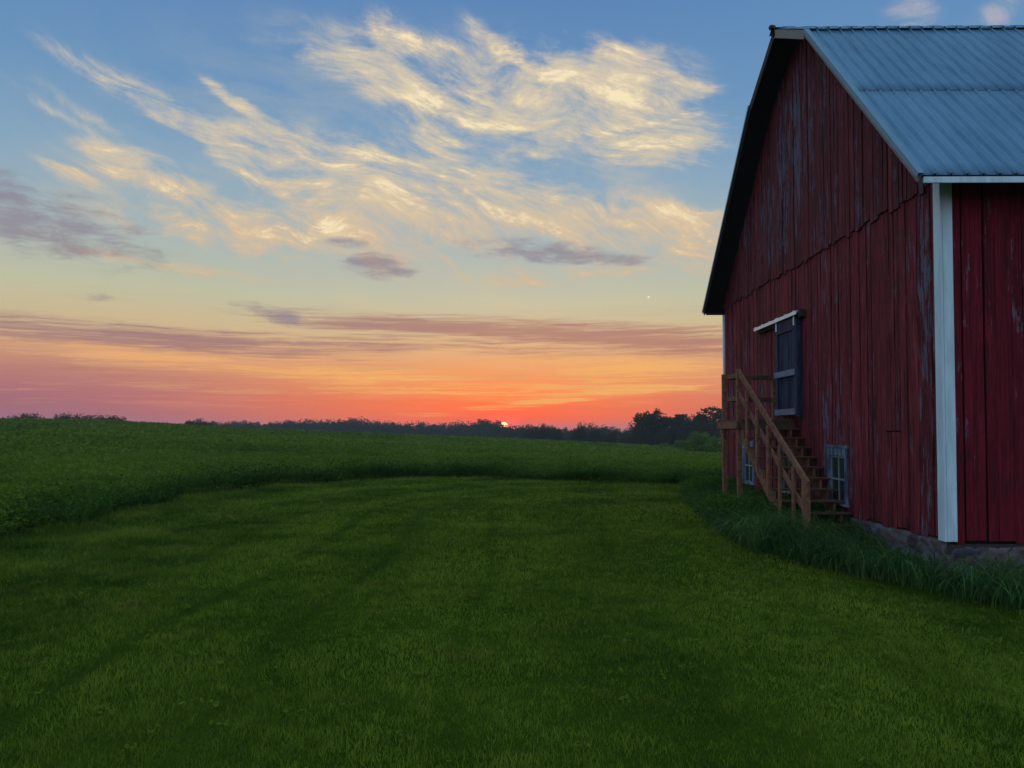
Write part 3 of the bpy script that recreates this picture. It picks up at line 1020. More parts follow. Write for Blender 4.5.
# ------------------------------------------------------------------ barn materials
def wood_paint(name, red_a, red_b, grey, wear=0.5, side=False):
    m, t, out = material(name)
    tc = t.new('ShaderNodeTexCoord').outputs['Object']
    geo = t.new('ShaderNodeNewGeometry')
    isl = geo.outputs['Random Per Island']
    off = t.new('ShaderNodeCombineXYZ')
    t.put(off.inputs[0], t.m('MULTIPLY', isl, 37.0))
    t.put(off.inputs[2], t.m('MULTIPLY', isl, 91.0))
    P = t.vm('ADD', tc, off.outputs[0])
    grain = t.noise(t.mapping(P, scale=(22, 22, 0.7)), 2.0, 6, 0.65)
    patch = t.noise(t.mapping(P, scale=(7, 7, 1.9)), 1.0, 7, 0.74)
    big = t.noise(t.mapping(tc, scale=(0.35, 0.35, 0.28)), 1.0, 3, 0.5)
    fleck = t.noise(t.mapping(P, scale=(9, 9, 1.5)), 1.2, 7, 0.76)
    rub = t.noise(t.mapping(P, loc=(3, 3, 9), scale=(8, 8, 0.9)), 1.0, 6, 0.72)
    c = t.mix(t.mr(t.m('ADD', t.m('MULTIPLY', grain, 0.6), t.m('MULTIPLY', fleck, 0.4)), 0.36, 0.64), red_a, red_b)
    c = t.mix(t.m('MULTIPLY', t.m('POWER', isl, 1.5), 0.62), c, t.mix(1.0, c, (0.30, 0.28, 0.42, 1), 'MULTIPLY'))
    c = t.mix(t.m('MULTIPLY', t.mr(rub, 0.50, 0.66), 0.55), c, (red_b[0] * 1.35, red_b[1] * 1.7, red_b[2] * 1.7, 1))
    w = t.m('ADD', patch, t.m('MULTIPLY', t.m('SUBTRACT', big, 0.5), 0.7))
    w = t.m('ADD', w, t.m('MULTIPLY', t.m('SUBTRACT', grain, 0.5), 0.55))
    w = t.m('ADD', w, t.m('MULTIPLY', t.m('SUBTRACT', fleck, 0.5), 0.55))
    w = t.m('ADD', w, t.m('MULTIPLY', t.m('SUBTRACT', isl, 0.5), 0.12))
    lo = 0.74 - 0.22 * wear
    bare = t.mr(w, lo, lo + 0.07)
    c = t.mix(t.m('MULTIPLY', bare, 0.8), c, grey)
    dk = t.mr(fleck, 0.55, 0.66)
    c = t.mix(t.m('MULTIPLY', dk, 0.8), c, (0.012, 0.006, 0.008, 1))
    knots = t.mr(t.noise(t.mapping(P, scale=(8, 8, 1.3)), 1.0, 3, 0.5), 0.68, 0.74)
    c = t.mix(t.m('MULTIPLY', knots, 0.8), c, (0.014, 0.008, 0.010, 1))
    h = t.m('ADD', t.m('MULTIPLY', grain, 0.6), t.m('MULTIPLY', bare, -0.25))
    principled(t, out, c, 0.82, bump=h, bump_s=0.6, bump_d=0.012, spec=0.2)
    return m


M_RED = wood_paint('weathered_red_boards', (0.045, 0.006, 0.009, 1), (0.25, 0.027, 0.034, 1), (0.13, 0.13, 0.175, 1), 0.54)
M_REDTOP = wood_paint('weathered_red_boards_high', (0.028, 0.006, 0.008, 1), (0.19, 0.026, 0.030, 1), (0.11, 0.11, 0.155, 1), 0.80)
M_SIDE = wood_paint('crimson_side_boards', (0.070, 0.003, 0.008, 1), (0.18, 0.006, 0.018, 1), (0.15, 0.13, 0.16, 1), 0.30)


def plain(name, col, rough=0.7, metal=0.0, var=0.25, scale=(3, 3, 3), spec=0.3, bump=0.2):
    m, t, out = material(name)
    tc = t.new('ShaderNodeTexCoord').outputs['Object']
    n = t.noise(t.mapping(tc, scale=scale), 2.0, 6, 0.65)
    c = t.mix(t.m('MULTIPLY', t.mr(n, 0.3, 0.7), var * 2), col, (col[0] * 0.45, col[1] * 0.45, col[2] * 0.45, 1))
    principled(t, out, c, rough, metal, bump=n, bump_s=bump, bump_d=0.01, spec=spec)
    return m


M_DARKWOOD = plain('dark_timber', (0.045, 0.035, 0.032, 1), 0.9, scale=(6, 6, 1))
M_GAP_SHADE = plain('gap_shade', (0.008, 0.006, 0.007, 1), 0.95)  # near-black colour in place of the shade behind the wall boards
M_WHITE = plain('white_painted_trim', (0.56, 0.74, 0.80, 1), 0.5, var=0.22, scale=(4, 4, 0.6), bump=0.05)
M_FASCIA = plain('grey_fascia', (0.35, 0.36, 0.38, 1), 0.7, scale=(1, 8, 8))
M_RAKEWOOD = plain('bare_rake_board', (0.26, 0.22, 0.20, 1), 0.8, scale=(8, 1, 8))
M_SOFFIT = plain('soffit_boards', (0.02, 0.017, 0.018, 1), 0.9)


def metal_roof():
    m, t, out = material('galvanised_roof')
    tc = t.new('ShaderNodeTexCoord').outputs['Object']
    n = t.noise(t.mapping(tc, scale=(1.2, 0.5, 0.5)), 1.0, 6, 0.65)
    n2 = t.noise(t.mapping(tc, scale=(9, 1.2, 1.2)), 1.5, 6, 0.7)
    c = t.mix(t.mr(n, 0.3, 0.7), (0.050, 0.140, 0.230, 1), (0.085, 0.195, 0.29, 1))
    c = t.mix(t.m('MULTIPLY', t.mr(n2, 0.5, 0.8), 0.5), c, (0.035, 0.09, 0.15, 1))
    rg = t.mr(n2, 0.2, 0.8, 0.30, 0.5)
    principled(t, out, c, rg, 0.35, bump=n, bump_s=0.1, bump_d=0.02, spec=0.4)
    return m


M_ROOF = metal_roof()


def stone_mat():
    m, t, out = material('field_stone')
    geo = t.new('ShaderNodeNewGeometry').outputs['Position']
    at = t.new('ShaderNodeAttribute', attribute_name='tint').outputs['Fac']
    mo = t.new('ShaderNodeAttribute', attribute_name='mortar').outputs['Fac']
    n = t.noise(geo, 9, 6, 0.7)
    c = t.ramp(at, [(0, (0.035, 0.03, 0.035, 1)), (0.3, (0.11, 0.06, 0.055, 1)), (0.55, (0.055, 0.05, 0.065, 1)), (0.8, (0.13, 0.09, 0.075, 1)), (1, (0.04, 0.03, 0.038, 1))])
    c = t.mix(t.m('MULTIPLY', t.mr(n, 0.4, 0.75), 0.6), c, (0.05, 0.045, 0.05, 1))
    c = t.mix(mo, c, (0.115, 0.11, 0.115, 1))
    principled(t, out, c, 0.9, bump=n, bump_s=0.6, bump_d=0.02, spec=0.2)
    return m


M_STONE = stone_mat()

# ------------------------------------------------------------------ barn
BX, Y0, Y1, XR = BARN_X, BARN_Y0, BARN_Y1, 19.5
ZB = 0.24       # foot of the boards
ZE = 4.91       # seam / eave level
barn = empty('barn', (BX, (Y0 + Y1) / 2, 0))
setp(barn, 'weathered red wooden barn with blue-grey metal gambrel roof on a stone footing', 'barn')

# roof line in the Y-Z plane (top of the sheets)
R_EN, R_BN, R_RG, R_BF, R_EF = (9.50, 4.81), (13.22, 8.60), (14.82, 9.45), (16.44, 8.63), (20.75, 4.81)
RAKE_X = 4.97


def roof_z(y):
    pts = [R_EN, R_BN, R_RG, R_BF, R_EF]
    return float(np.interp(y, [p[0] for p in pts], [p[1] for p in pts]))


def board(mb, a0, a1, z0, z1a, z1b, plane, t0, t1, axis, rng, segs=5):
    """a vertical board; plane coordinate from t0 (outer) to t1 (inner). axis 'y': board runs over y on the gable"""
    vs = []
    for k in range(segs + 1):
        u = k / segs
        j0, j1, jt = rng.uniform(-.003, .003), rng.uniform(-.003, .003), rng.uniform(-.003, .003)
        for (a, ztop, j) in ((a0, z1a, j0), (a1, z1b, j1)):
            z = z0 + (ztop - z0) * u
            for tt in (t0 + jt, t1):
                vs.append((plane + tt, a + j, z) if axis == 'y' else (a + j, plane + tt, z))
    fs = []
    for k in range(segs):
        b, c = 4 * k, 4 * k + 4
        fs += [(b, b + 2, c + 2, c), (b + 1, c + 1, c + 3, b + 3), (b, c, c + 1, b + 1), (b + 2, b + 3, c + 3, c + 2)]
    fs += [(0, 1, 3, 2), (4 * segs, 4 * segs + 2, 4 * segs + 3, 4 * segs + 1)]
    mb.add(vs, fs)


WINDOWS = [(12.88, 13.76), (15.30, 16.22), (18.00, 18.95)]
WZ0, WZ1 = 0.40, 1.36
rb = random.Random(3)
low, high = MB(), MB()
y = Y0 + 0.10
while y < Y1 - 0.02:
    w = rb.choice([0.11, 0.13, 0.15, 0.17, 0.2]) * rb.uniform(0.9, 1.1)
    y2 = min(y + w, Y1)
    d = rb.uniform(0, 0.016)
    zb = ZB + rb.uniform(-0.035, 0.02)
    zt = ZE + 0.02
    gap = rb.choice([0.012, 0.014, 0.016, 0.020, 0.030])
    spans = [(zb, zt)]
    for (a, b) in WINDOWS:
        if y2 > a + 0.03 and y < b - 0.03:
            spans = [(zb, WZ0 - 0.02), (WZ1 + 0.03, zt)]
    if 10.95 < y < 11.5:      # a patched panel
        spans = [(zb, 1.62 + rb.uniform(-.01, .01)), (1.645, 2.45 + rb.uniform(-.3, .4)), (2.47 + .4, zt)]
        spans = [(zb, 1.62), (1.64, zt)]
    for (z0, z1) in spans:
        if z1 - z0 > 0.05:
            board(low, y + gap, y2, z0, z1, z1, BX, -0.030 - d, -0.004, 'y', rb)
    y = y2
y = Y0 - 0.02
while y < Y1 + 0.02:
    w = rb.choice([0.11, 0.13, 0.15, 0.17, 0.2]) * rb.uniform(0.9, 1.1)
    y2 = min(y + w, Y1 + 0.04)
    d = rb.uniform(0, 0.016)
    zb = ZE - 0.03 + rb.uniform(-0.05, 0.05)
    za, zc = roof_z(y) - 0.09, roof_z(y2) - 0.09
    gap = rb.choice([0.012, 0.014, 0.016, 0.022, 0.032])
    if min(za, zc) - zb > 0.02:
        if y < R_RG[0] < y2:
            ym = R_RG[0]
            board(high, y + gap, ym, zb, za, roof_z(ym) - .09, BX, -0.062 - d, -0.033, 'y', rb)
            board(high, ym + .004, y2, zb, roof_z(ym) - .09, zc, BX, -0.062 - d, -0.033, 'y', rb)
        else:
            board(high, y + gap, y2, zb, za, zc, BX, -0.062 - d, -0.033, 'y', rb)
    y = y2
gw = low.build('gable_wall', M_RED, barn)
gw['label'] = 'lower boards of the gable wall, with windows and a sliding door'
gh = high.build('gable_wall', M_REDTOP, barn)
gh['label'] = 'greyer upper boards of the gable wall above the jagged seam'

# backing sheet, near-black as the shade in the board gaps; window bays left open
core = MB()
ring = [(BX, Y0 + 0.03, ZB - 0.08)]
core.box(BX, BX + 0.02, Y0 + 0.03, Y1, WZ1, ZE)
core.box(BX, BX + 0.02, Y0 + 0.03, Y1, ZB - 0.05, WZ0)
prev = Y0 + 0.03
for (a, b) in WINDOWS + [(Y1, Y1)]:
    core.box(BX, BX + 0.02, prev, a, WZ0, WZ1)
    prev = b
core.prism([(BX, Y0, ZE)] + [(BX, p[0], p[1] - 0.1) for p in (R_BN, R_RG, R_BF)] + [(BX, Y1, ZE)], (0.02, 0, 0))
core.box(BX + 0.02, XR, Y0 + 0.004, Y0 + 0.03, ZB - 0.05, 5.1)
core.box(BX + 0.02, XR, Y1 - 0.04, Y1, ZB - 0.3, ZE - 0.05)
core.box(XR - 0.03, XR, Y0 + 0.03, Y1 - 0.04, ZB - 0.3, ZE - 0.05)
core.prism([(XR - .03, Y0, ZE)] + [(XR - .03, p[0], p[1] - 0.1) for p in (R_BN, R_RG, R_BF)] + [(XR - .03, Y1, ZE)], (0.03, 0, 0))
core.build('gap_backing', M_GAP_SHADE, barn)

# front wall, wide crimson boards with ragged feet
sw = MB()
x = BX + 0.065
i = 0
while x < XR:
    w = rb.choice([0.13, 0.16, 0.19, 0.22]) * rb.uniform(0.9, 1.1)
    d = rb.uniform(0, 0.010)
    zb = ZB - 0.02 + rb.uniform(-0.03, 0.05)
    gap = 0.005
    if i in (1, 3):
        gap = 0.028
    if i == 7:
        zb += 0.07
    board(sw, x + gap, min(x + w, XR), zb, 5.12, 5.12, Y0, -0.030 - d, -0.002, 'x', rb, 6)
    x += w
    i += 1
s_ = sw.build('side_wall', M_SIDE, barn)
bw = MB()
bw.box(BX, XR, Y1 + .002, Y1 + 0.03, ZB - .1, ZE)
bw.build('rear_wall', M_RED, barn)
ew = MB()
ew.prism([(XR + .002, Y0, ZB - .1), (XR + .002, Y0, ZE)] + [(XR + .002, p[0], p[1] - 0.1) for p in (R_BN, R_RG, R_BF)] + [(XR + .002, Y1, ZE), (XR + .002, Y1, ZB - .1)], (0.03, 0, 0))
ew.build('end_wall', M_RED, barn)

# corner boards
cb = MB()
cb.box(BX - 0.075, BX - 0.045, Y0 - 0.065, Y0 + 0.10, 0.22, 5.12)
cb.box(BX - 0.043, BX + 0.085, Y0 - 0.068, Y0 - 0.042, 0.22, 5.10)
c_ = cb.build('corner_board', M_WHITE, barn, 0.004)
c_['label'] = 'white corner board at the near corner'
cb = MB()
cb.box(BX - 0.085, BX - 0.045, Y1 - 0.06, Y1 + 0.04, 0.2, ZE - 0.2)
c_ = cb.build('corner_board', M_WHITE, barn)
c_['label'] = 'narrow white corner board at the far corner'


# footing of field stones
def stone_strip(name, origin, along, length, z0, z1, normal, seed, res=0.035):
    nu, nv = int(length / res) + 1, int((z1 - z0) / res) + 1
    V, T, M = [], [], []
    for i in range(nu):
        for j in range(nv):
            p = Vector(origin) + Vector(along) * (i * length / (nu - 1))
            z = z0 + (z1 - z0) * j / (nv - 1)
            q = Vector((p.x * 3.0 + seed, p.y * 3.0, z * 6.0))
            q += noise.noise_vector(q * 1.3) * 0.25
            d, pts = noise.voronoi(q)
            e = d[1] - d[0]
            bulge = min(1, e / 0.22) ** 0.6
            off = -0.03 + 0.05 * bulge + 0.02 * noise.noise(q * 5) + 0.010 * noise.noise(q * 14)
            if j == nv - 1:
                off = -0.05
            if i < 2 and seed > 5:
                off = -0.05 * (1 - i)
            V.append(Vector((p.x, p.y, z)) + Vector(normal) * off)
            T.append((noise.cell(pts[0] * 13.7) + 1) % 1.0)
            M.append(1.0 if e < 0.09 else max(0.0, 1 - (e - 0.09) / 0.05))
    Q = [(i * nv + j, (i + 1) * nv + j, (i + 1) * nv + j + 1, i * nv + j + 1) for i in range(nu - 1) for j in range(nv - 1)]
    me = np_mesh(name, np.array([tuple(v) for v in V]), np.array(Q), {'tint': np.array(T), 'mortar': np.array(M)})
    return link_mesh(name, me, M_STONE, barn, smooth=True)


stone_strip('stone_footing', (BX - 0.045, Y0 - 0.06, 0), (0, 1, 0), Y1 - Y0 + 0.1, -0.75, ZB - 0.012, (-1, 0, 0), 3.1)
stone_strip('stone_footing', (BX - 0.085, Y0 - 0.045, 0), (1, 0, 0), 9.0, -0.75, ZB - 0.075, (0, -1, 0), 8.3)
fb = MB()
fb.box(BX + .01, XR, Y0 + .01, Y1, -0.9, ZB - 0.06)
fb.build('stone_footing', M_STONE, barn)
sb = MB()
sb.box(BX - 0.02, BX + 3.8, Y0 - 0.024, Y0 + 0.003, 0.03, 0.185)
sb.box(BX - 0.05, BX + 0.20, Y0 - 0.045, Y0 - 0.025, -0.02, 0.165)
sb.build('sill_beam', M_DARKWOOD, barn)


# corrugated roof sheets
def sheet(name, pa, pb, x0, x1, pitch=0.2, rib=0.026, label=None, lift=0.0):
    """pa, pb = (y, z) lower and upper edge"""
    dy, dz = pb[0] - pa[0], pb[1] - pa[1]
    L = math.hypot(dy, dz)
    ny, nz = (-dz / L, dy / L)
    if nz < 0:
        ny, nz = -ny, -nz
    xs, hs = [], []
    x = x0
    while x < x1:
        for (o, h) in ((0, 0), (0.055, 0.0), (0.065, 0.25), (0.078, 0.0), (0.122, 0.0), (0.135, 0.25), (0.145, 0.0), (0.166, 0), (0.176, 1), (0.190, 1)):
            xs.append(x + o * pitch / 0.2)
            hs.append(h * rib)
        x += pitch
    xs.append(x)
    hs.append(0)
    n = len(xs)
    segs = 8
    V = []
    for k in range(segs + 1):
        u = k / segs
        for i in range(n):
            wob = 0.002 * math.sin(xs[i] * 3.1 + k * 1.7)
            hh = hs[i] + lift + wob
            V.append((xs[i], pa[0] + dy * u + ny * hh, pa[1] + dz * u + nz * hh))
    Q = [(k * n + i, k * n + i + 1, (k + 1) * n + i + 1, (k + 1) * n + i) for k in range(segs) for i in range(n - 1)]
    me = np_mesh(name, np.array(V), np.array(Q))
    o = link_mesh(name, me, M_ROOF, barn)
    md = o.modifiers.new('thickness', 'SOLIDIFY')
    md.thickness = 0.003
    if label:
        o['label'] = label
    return o


def lerp2(a, b, t):
    return (a[0] + (b[0] - a[0]) * t, a[1] + (b[1] - a[1]) * t)


mid = lerp2(R_EN, R_BN, 0.494)
mid2 = lerp2(R_EN, R_BN, 0.515)
sheet('roof_sheet', R_EN, mid2, RAKE_X, XR + .4, label='lower row of ribbed roof sheets on the near slope')
sheet('roof_sheet', mid, R_BN, RAKE_X, XR + .4, lift=0.003, label='upper row of ribbed roof sheets on the near slope')
sheet('roof_sheet', lerp2(R_BN, R_RG, -0.03), R_RG, RAKE_X, XR + .4, lift=0.02)
sheet('roof_sheet', lerp2(R_BF, R_RG, -0.03), R_RG, RAKE_X, XR + .4, lift=0.02)
sheet('roof_sheet', R_EF, R_BF, RAKE_X, XR + .4)

# roof deck under the sheets (dark boards seen from below at the overhang)
dk = MB()
for (a, b) in ((R_EN, R_BN), (R_BN, R_RG), (R_RG, R_BF), (R_BF, R_EF)):
    dy, dz = b[0] - a[0], b[1] - a[1]
    L = math.hypot(dy, dz)
    n = (dz / L, -dy / L)
    if n[1] > 0:
        n = (-n[0], -n[1])
    o0, o1 = 0.008, 0.045
    pts = [(RAKE_X + 0.03, a[0] + n[0] * o0, a[1] + n[1] * o0), (RAKE_X + 0.03, b[0] + n[0] * o0, b[1] + n[1] * o0),
           (RAKE_X + 0.03, b[0] + n[0] * o1, b[1] + n[1] * o1), (RAKE_X + 0.03, a[0] + n[0] * o1, a[1] + n[1] * o1)]
    dk.prism(pts, (XR + .35 - RAKE_X, 0, 0))
dk.build('roof_deck', M_SOFFIT, barn)


def rake(a, b, z_up, z_dn, x0, x1, mat, name, label=None):
    mb = MB()
    dy, dz = b[0] - a[0], b[1] - a[1]
    L = math.hypot(dy, dz)
    n = (-dz / L, dy / L)
    if n[1] < 0:
        n = (-n[0], -n[1])
    pts = [(x0, a[0] + n[0] * z_up, a[1] + n[1] * z_up), (x0, b[0] + n[0] * z_up, b[1] + n[1] * z_up),
           (x0, b[0] + n[0] * z_dn, b[1] + n[1] * z_dn), (x0, a[0] + n[0] * z_dn, a[1] + n[1] * z_dn)]
    mb.prism(pts, (x1 - x0, 0, 0))
    o = mb.build(name, mat, barn)
    if label:
        o['label'] = label
    return o


M_FLASH = plain('pale_metal_flashing', (0.12, 0.22, 0.29, 1), 0.45, 0.3, var=0.1)
rake(R_EN, R_BN, -0.012, -0.10, RAKE_X + 0.003, RAKE_X + 0.028, M_RAKEWOOD, 'rake_board')
rake(R_BN, R_RG, 0.0, -0.15, RAKE_X - 0.002, RAKE_X + 0.028, M_RAKEWOOD, 'rake_board', 'bare pale rake board under the ridge end')
rake(R_BF, R_RG, 0.0, -0.15, RAKE_X - 0.002, RAKE_X + 0.028, M_DARKWOOD, 'rake_board')
rake(R_BF, R_EF, -0.012, -0.10, RAKE_X + 0.003, RAKE_X + 0.028, M_DARKWOOD, 'rake_board')
rake(R_EN, R_BN, 0.030, 0.024, RAKE_X - 0.03, RAKE_X + 0.05, M_FLASH, 'rake_trim')
rake(R_EN, R_BN, 0.023, -0.035, RAKE_X - 0.03, RAKE_X - 0.022, M_FLASH, 'rake_trim')
rake(R_BF, R_EF, 0.030, 0.024, RAKE_X - 0.03, RAKE_X + 0.05, M_FLASH, 'rake_trim')
rake(R_BF, R_EF, 0.023, -0.035, RAKE_X - 0.03, RAKE_X - 0.022, M_FLASH, 'rake_trim')

# ridge cap with bumps over the ribs, and its rounded end
rc = MB()
x = RAKE_X - 0.04
while x < XR + .4:
    hh = 0.012 * (1 if int(x * 5) % 2 else 0)
    z = R_RG[1] + 0.045 + hh
    rc.prism([(x, R_RG[0] - 0.17, z - 0.085), (x, R_RG[0], z), (x, R_RG[0] + 0.17, z - 0.085), (x, R_RG[0] + 0.17, z - 0.093), (x, R_RG[0], z - 0.010), (x, R_RG[0] - 0.17, z - 0.093)], (0.198, 0, 0))
    x += 0.2
rc.build('ridge_cap', M_FLASH, barn)
rc = MB()
rc.tube([(RAKE_X - 0.10, R_RG[0], R_RG[1] + 0.035), (RAKE_X - 0.085, R_RG[0], R_RG[1] + 0.035), (RAKE_X - 0.05, R_RG[0], R_RG[1] + 0.035), (RAKE_X + 0.02, R_RG[0], R_RG[1] + 0.035)], [0.02, 0.045, 0.055, 0.04], 10)
rc.build('ridge_end', M_DARKWOOD, barn)
bk = MB()
x = RAKE_X
while x < XR + .4:
    z = R_BN[1] + 0.03 + (0.010 if int(round(x * 5)) % 2 else 0)
    bk.prism([(x, R_BN[0] - 0.05, z - 0.040), (x, R_BN[0] + 0.0, z), (x, R_BN[0] + 0.09, z + 0.040), (x, R_BN[0] + 0.09, z + 0.033), (x, R_BN[0], z - 0.010), (x, R_BN[0] - 0.05, z - 0.05)], (0.198, 0, 0))
    x += 0.2
bk.build('roof_break_trim', M_FLASH, barn)

# eave boards and soffit
ev = MB()
ev.box(RAKE_X + 0.05, XR + .3, 9.50, 9.525, 4.715, 4.79)
ev.build('eave_board', M_WHITE, barn)
ev = MB()
ev.box(RAKE_X + 0.06, XR + .3, Y1 - 0.1, R_EF[0] - 0.02, 4.745, 4.76)
ev.build('soffit', M_SOFFIT, barn)

# windows
M_CASING = wood_paint('worn_pale_casing', (0.09, 0.14, 0.20, 1), (0.20, 0.28, 0.36, 1), (0.035, 0.045, 0.07, 1), 0.85)
M_SASH = plain('pale_sash', (0.22, 0.27, 0.31, 1), 0.6, scale=(6, 6, 2))


def glass():
    m, t, out = material('old_glass')
    tc = t.new('ShaderNodeTexCoord').outputs['Object']
    n = t.noise(tc, 5, 3, 0.6)
    principled(t, out, t.mix(n, (0.012, 0.02, 0.02, 1), (0.035, 0.045, 0.04, 1)), 0.12, 0.0, bump=n, bump_s=0.15, bump_d=0.02, spec=0.6)
    return m


M_GLASS = glass()


def window(y0, y1, z0, z1, lab):
    mb = MB()
    w = 0.12
    xo, xi = BX - 0.062, BX + 0.02
    mb.box(xo, xi, y0, y0 + w, z0, z1)
    mb.box(xo, xi, y1 - w, y1, z0, z1)
    mb.box(xo - .002, xi, y0 - 0.02, y1 + 0.02, z1 - 0.02, z1 + 0.03)
    mb.box(xo + .004, xi, y0 + w, y1 - w, z1 - 0.15, z1 - 0.022)
    mb.box(xo - 0.03, xi, y0 - 0.03, y1 + 0.03, z0 - 0.035, z0)
    fr = mb.build('window', M_CASING, barn, 0.003)
    fr['label'] = lab
    mb = MB()
    a, b, c, d = y0 + w, y1 - w, z0, z1 - 0.15
    xs0, xs1 = BX - 0.030, BX - 0.002
    s = 0.036
    mb.box(xs0, xs1, a, a + s, c, d)
    mb.box(xs0, xs1, b - s, b, c, d)
    mb.box(xs0, xs1, a + s, b - s, d - s, d)
    mb.box(xs0, xs1, a + s, b - s, c, c + s)
    mb.box(xs0 + .004, xs1, (a + b) / 2 - 0.014, (a + b) / 2 + 0.014, c + s, d - s)
    mb.box(xs0 + .006, xs1, a + s, b - s, (c + d) / 2 - 0.014, (c + d) / 2 + 0.014)
    sh = mb.build('window_sash', M_SASH, fr)
    sh.matrix_parent_inverse = Matrix.Identity(4)
    sh.location = barn.matrix_world.inverted() @ Vector((0, 0, 0)) if False else (0, 0, 0)
    mb = MB()
    mb.box(BX - 0.012, BX - 0.008, a + s * .5, b - s * .5, c + s * .5, d - s * .5)
    gl = mb.build('pane', M_GLASS, fr)
    gl.matrix_parent_inverse = Matrix.Identity(4)
    return fr


window(*WINDOWS[0], WZ0, WZ1, 'basement window right of the stairs with worn blue casing')
window(*WINDOWS[1], WZ0, WZ1, 'basement window seen through the stairs')
window(*WINDOWS[2], WZ0, WZ1, 'basement window left of the stairs, behind the posts')

# sliding door on its rail
M_DOORB = wood_paint('blue_grey_door_boards', (0.010, 0.016, 0.034, 1), (0.042, 0.058, 0.098, 1), (0.085, 0.10, 0.13, 1), 0.65)
M_DOORF = plain('pale_door_rail', (0.17, 0.20, 0.25, 1), 0.8, scale=(6, 1, 6))
dr = MB()
DY0, DY1, DZ0, DZ1 = 14.92, 16.10, 1.93, 3.86
XD = BX - 0.14
yy = DY0
while yy < DY1 - 0.02:
    y2 = min(yy + 0.148, DY1)
    dr.box(XD + rb.uniform(0, .006), XD + 0.022, yy + 0.007, y2 - 0.007, DZ0, DZ1)
    yy = y2
dr.build('sliding_door', M_DOORB, barn)
door = bpy.data.objects['sliding_door']
fr = MB()
fr.box(XD - 0.026, XD - 0.001, DY0, DY0 + 0.14, DZ0, DZ1)
fr.box(XD - 0.026, XD - 0.001, DY1 - 0.14, DY1, DZ0, DZ1)
fr.box(XD - 0.030, XD - 0.001, DY0 + 0.14, DY1 - 0.14, DZ1 - 0.24, DZ1)
o_ = fr.build('door_stile', M_DOORB, door)
o_.matrix_parent_inverse = Matrix.Identity(4)
fr = MB()
fr.box(XD - 0.052, XD - 0.031, DY0, DY1, 2.72, 2.84)
o_ = fr.build('door_crossbar', M_DOORF, door)
o_.matrix_parent_inverse = Matrix.Identity(4)
fr = MB()
fr.box(XD - 0.052, XD - 0.031, DY0 + 0.01, DY1, DZ0 + 0.02, DZ0 + 0.14)
o_ = fr.build('door_crossbar', M_DOORF, door)
o_.matrix_parent_inverse = Matrix.Identity(4)
for hy in (DY0 + 0.07, DY1 - 0.09):
    hb = MB()
    hb.box(XD - 0.038, XD - 0.0305, hy - 0.03, hy + 0.03, DZ1 - 0.17, DZ1 + 0.06)
    hb.tube([(XD - 0.05, hy, DZ1 + 0.075), (XD - 0.025, hy, DZ1 + 0.075)], 0.03, 12)
    o_ = hb.build('hanger', M_WHITE, door)
    o_.matrix_parent_inverse = Matrix.Identity(4)
M_TRACK = plain('white_track', (0.80, 0.78, 0.76, 1), 0.35, 0.0, var=0.08)
tr = MB()
tr.box(BX - 0.215, BX - 0.13, 14.74, 17.4, 3.925, 3.94)
tr.box(BX - 0.215, BX - 0.205, 14.74, 17.4, 3.872, 3.925)
for k in range(6):
    yk = 14.9 + k * 0.48
    tr.box(BX - 0.22, BX - 0.05, yk - 0.025, yk + 0.025, 3.946, 3.956)
trk = tr.build('door_track', M_TRACK, barn)
tr = MB()
tr.box(BX - 0.17, BX - 0.05, 14.68, 14.735, 3.82, 3.96)
tr.box(BX - 0.129, BX - 0.05, 14.74, 17.4, 3.82, 3.92)
tr.build('track_header', M_DARKWOOD, barn)
jb = MB()
jb.box(BX - 0.165, BX - 0.045, 14.87, 14.915, 1.9, 3.8)
jb.build('door_jamb', M_DOORB, barn)

# ------------------------------------------------------------------ stairs
def lumber(name, base, dark):
    m, t, out = material(name)
    tc = t.new('ShaderNodeTexCoord').outputs['Object']
    isl = t.new('ShaderNodeNewGeometry').outputs['Random Per Island']
    oi = t.new('ShaderNodeObjectInfo').outputs['Random']
    off = t.new('ShaderNodeCombineXYZ')
    t.put(off.inputs[0], t.m('MULTIPLY', t.m('ADD', isl, oi), 23.0))
    P = t.vm('ADD', tc, off.outputs[0])
    g = t.noise(t.mapping(P, scale=(5, 5, 5)), 1.0, 5, 0.6, dist=2.0)
    g2 = t.noise(t.mapping(P, scale=(30, 12, 12)), 1.5, 5, 0.6)
    c = t.mix(t.mr(g, 0.3, 0.7), base, dark)
    c = t.mix(t.m('MULTIPLY', t.mr(g2, 0.5, 0.75), 0.4), c, dark)
    principled(t, out, c, 0.85, bump=g2, bump_s=0.4, bump_d=0.006, spec=0.15)
    return m


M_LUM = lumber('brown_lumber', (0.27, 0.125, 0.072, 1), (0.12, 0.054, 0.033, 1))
M_LUM_SHADED = lumber('shaded_lumber', (0.12, 0.066, 0.045, 1), (0.055, 0.032, 0.022, 1))  # same lumber for treads and cross pieces, shade put into its darker colour

stairs = empty('wooden_staircase', (4.9, 14.0, 0))
setp(stairs, 'brown wooden outdoor stairs with landing and railing against the red barn', 'staircase')


def gz(x, y):
    return float(lawn_z(x, y))


def part(mb, name, mat=None, label=None, bevel=0.004, parent=None):
    o = mb.build(name, mat or M_LUM, stairs if parent is None else parent, bevel)
    if label:
        o['label'] = label
    return o


XO = 4.36
DECK_Z, DY_N, DY_F = 1.86, 15.35, 16.42


def nose(k):            # k = 0 lowest clear tread
    return 12.45 + 0.29 * k, 0.11 + 0.175 * k


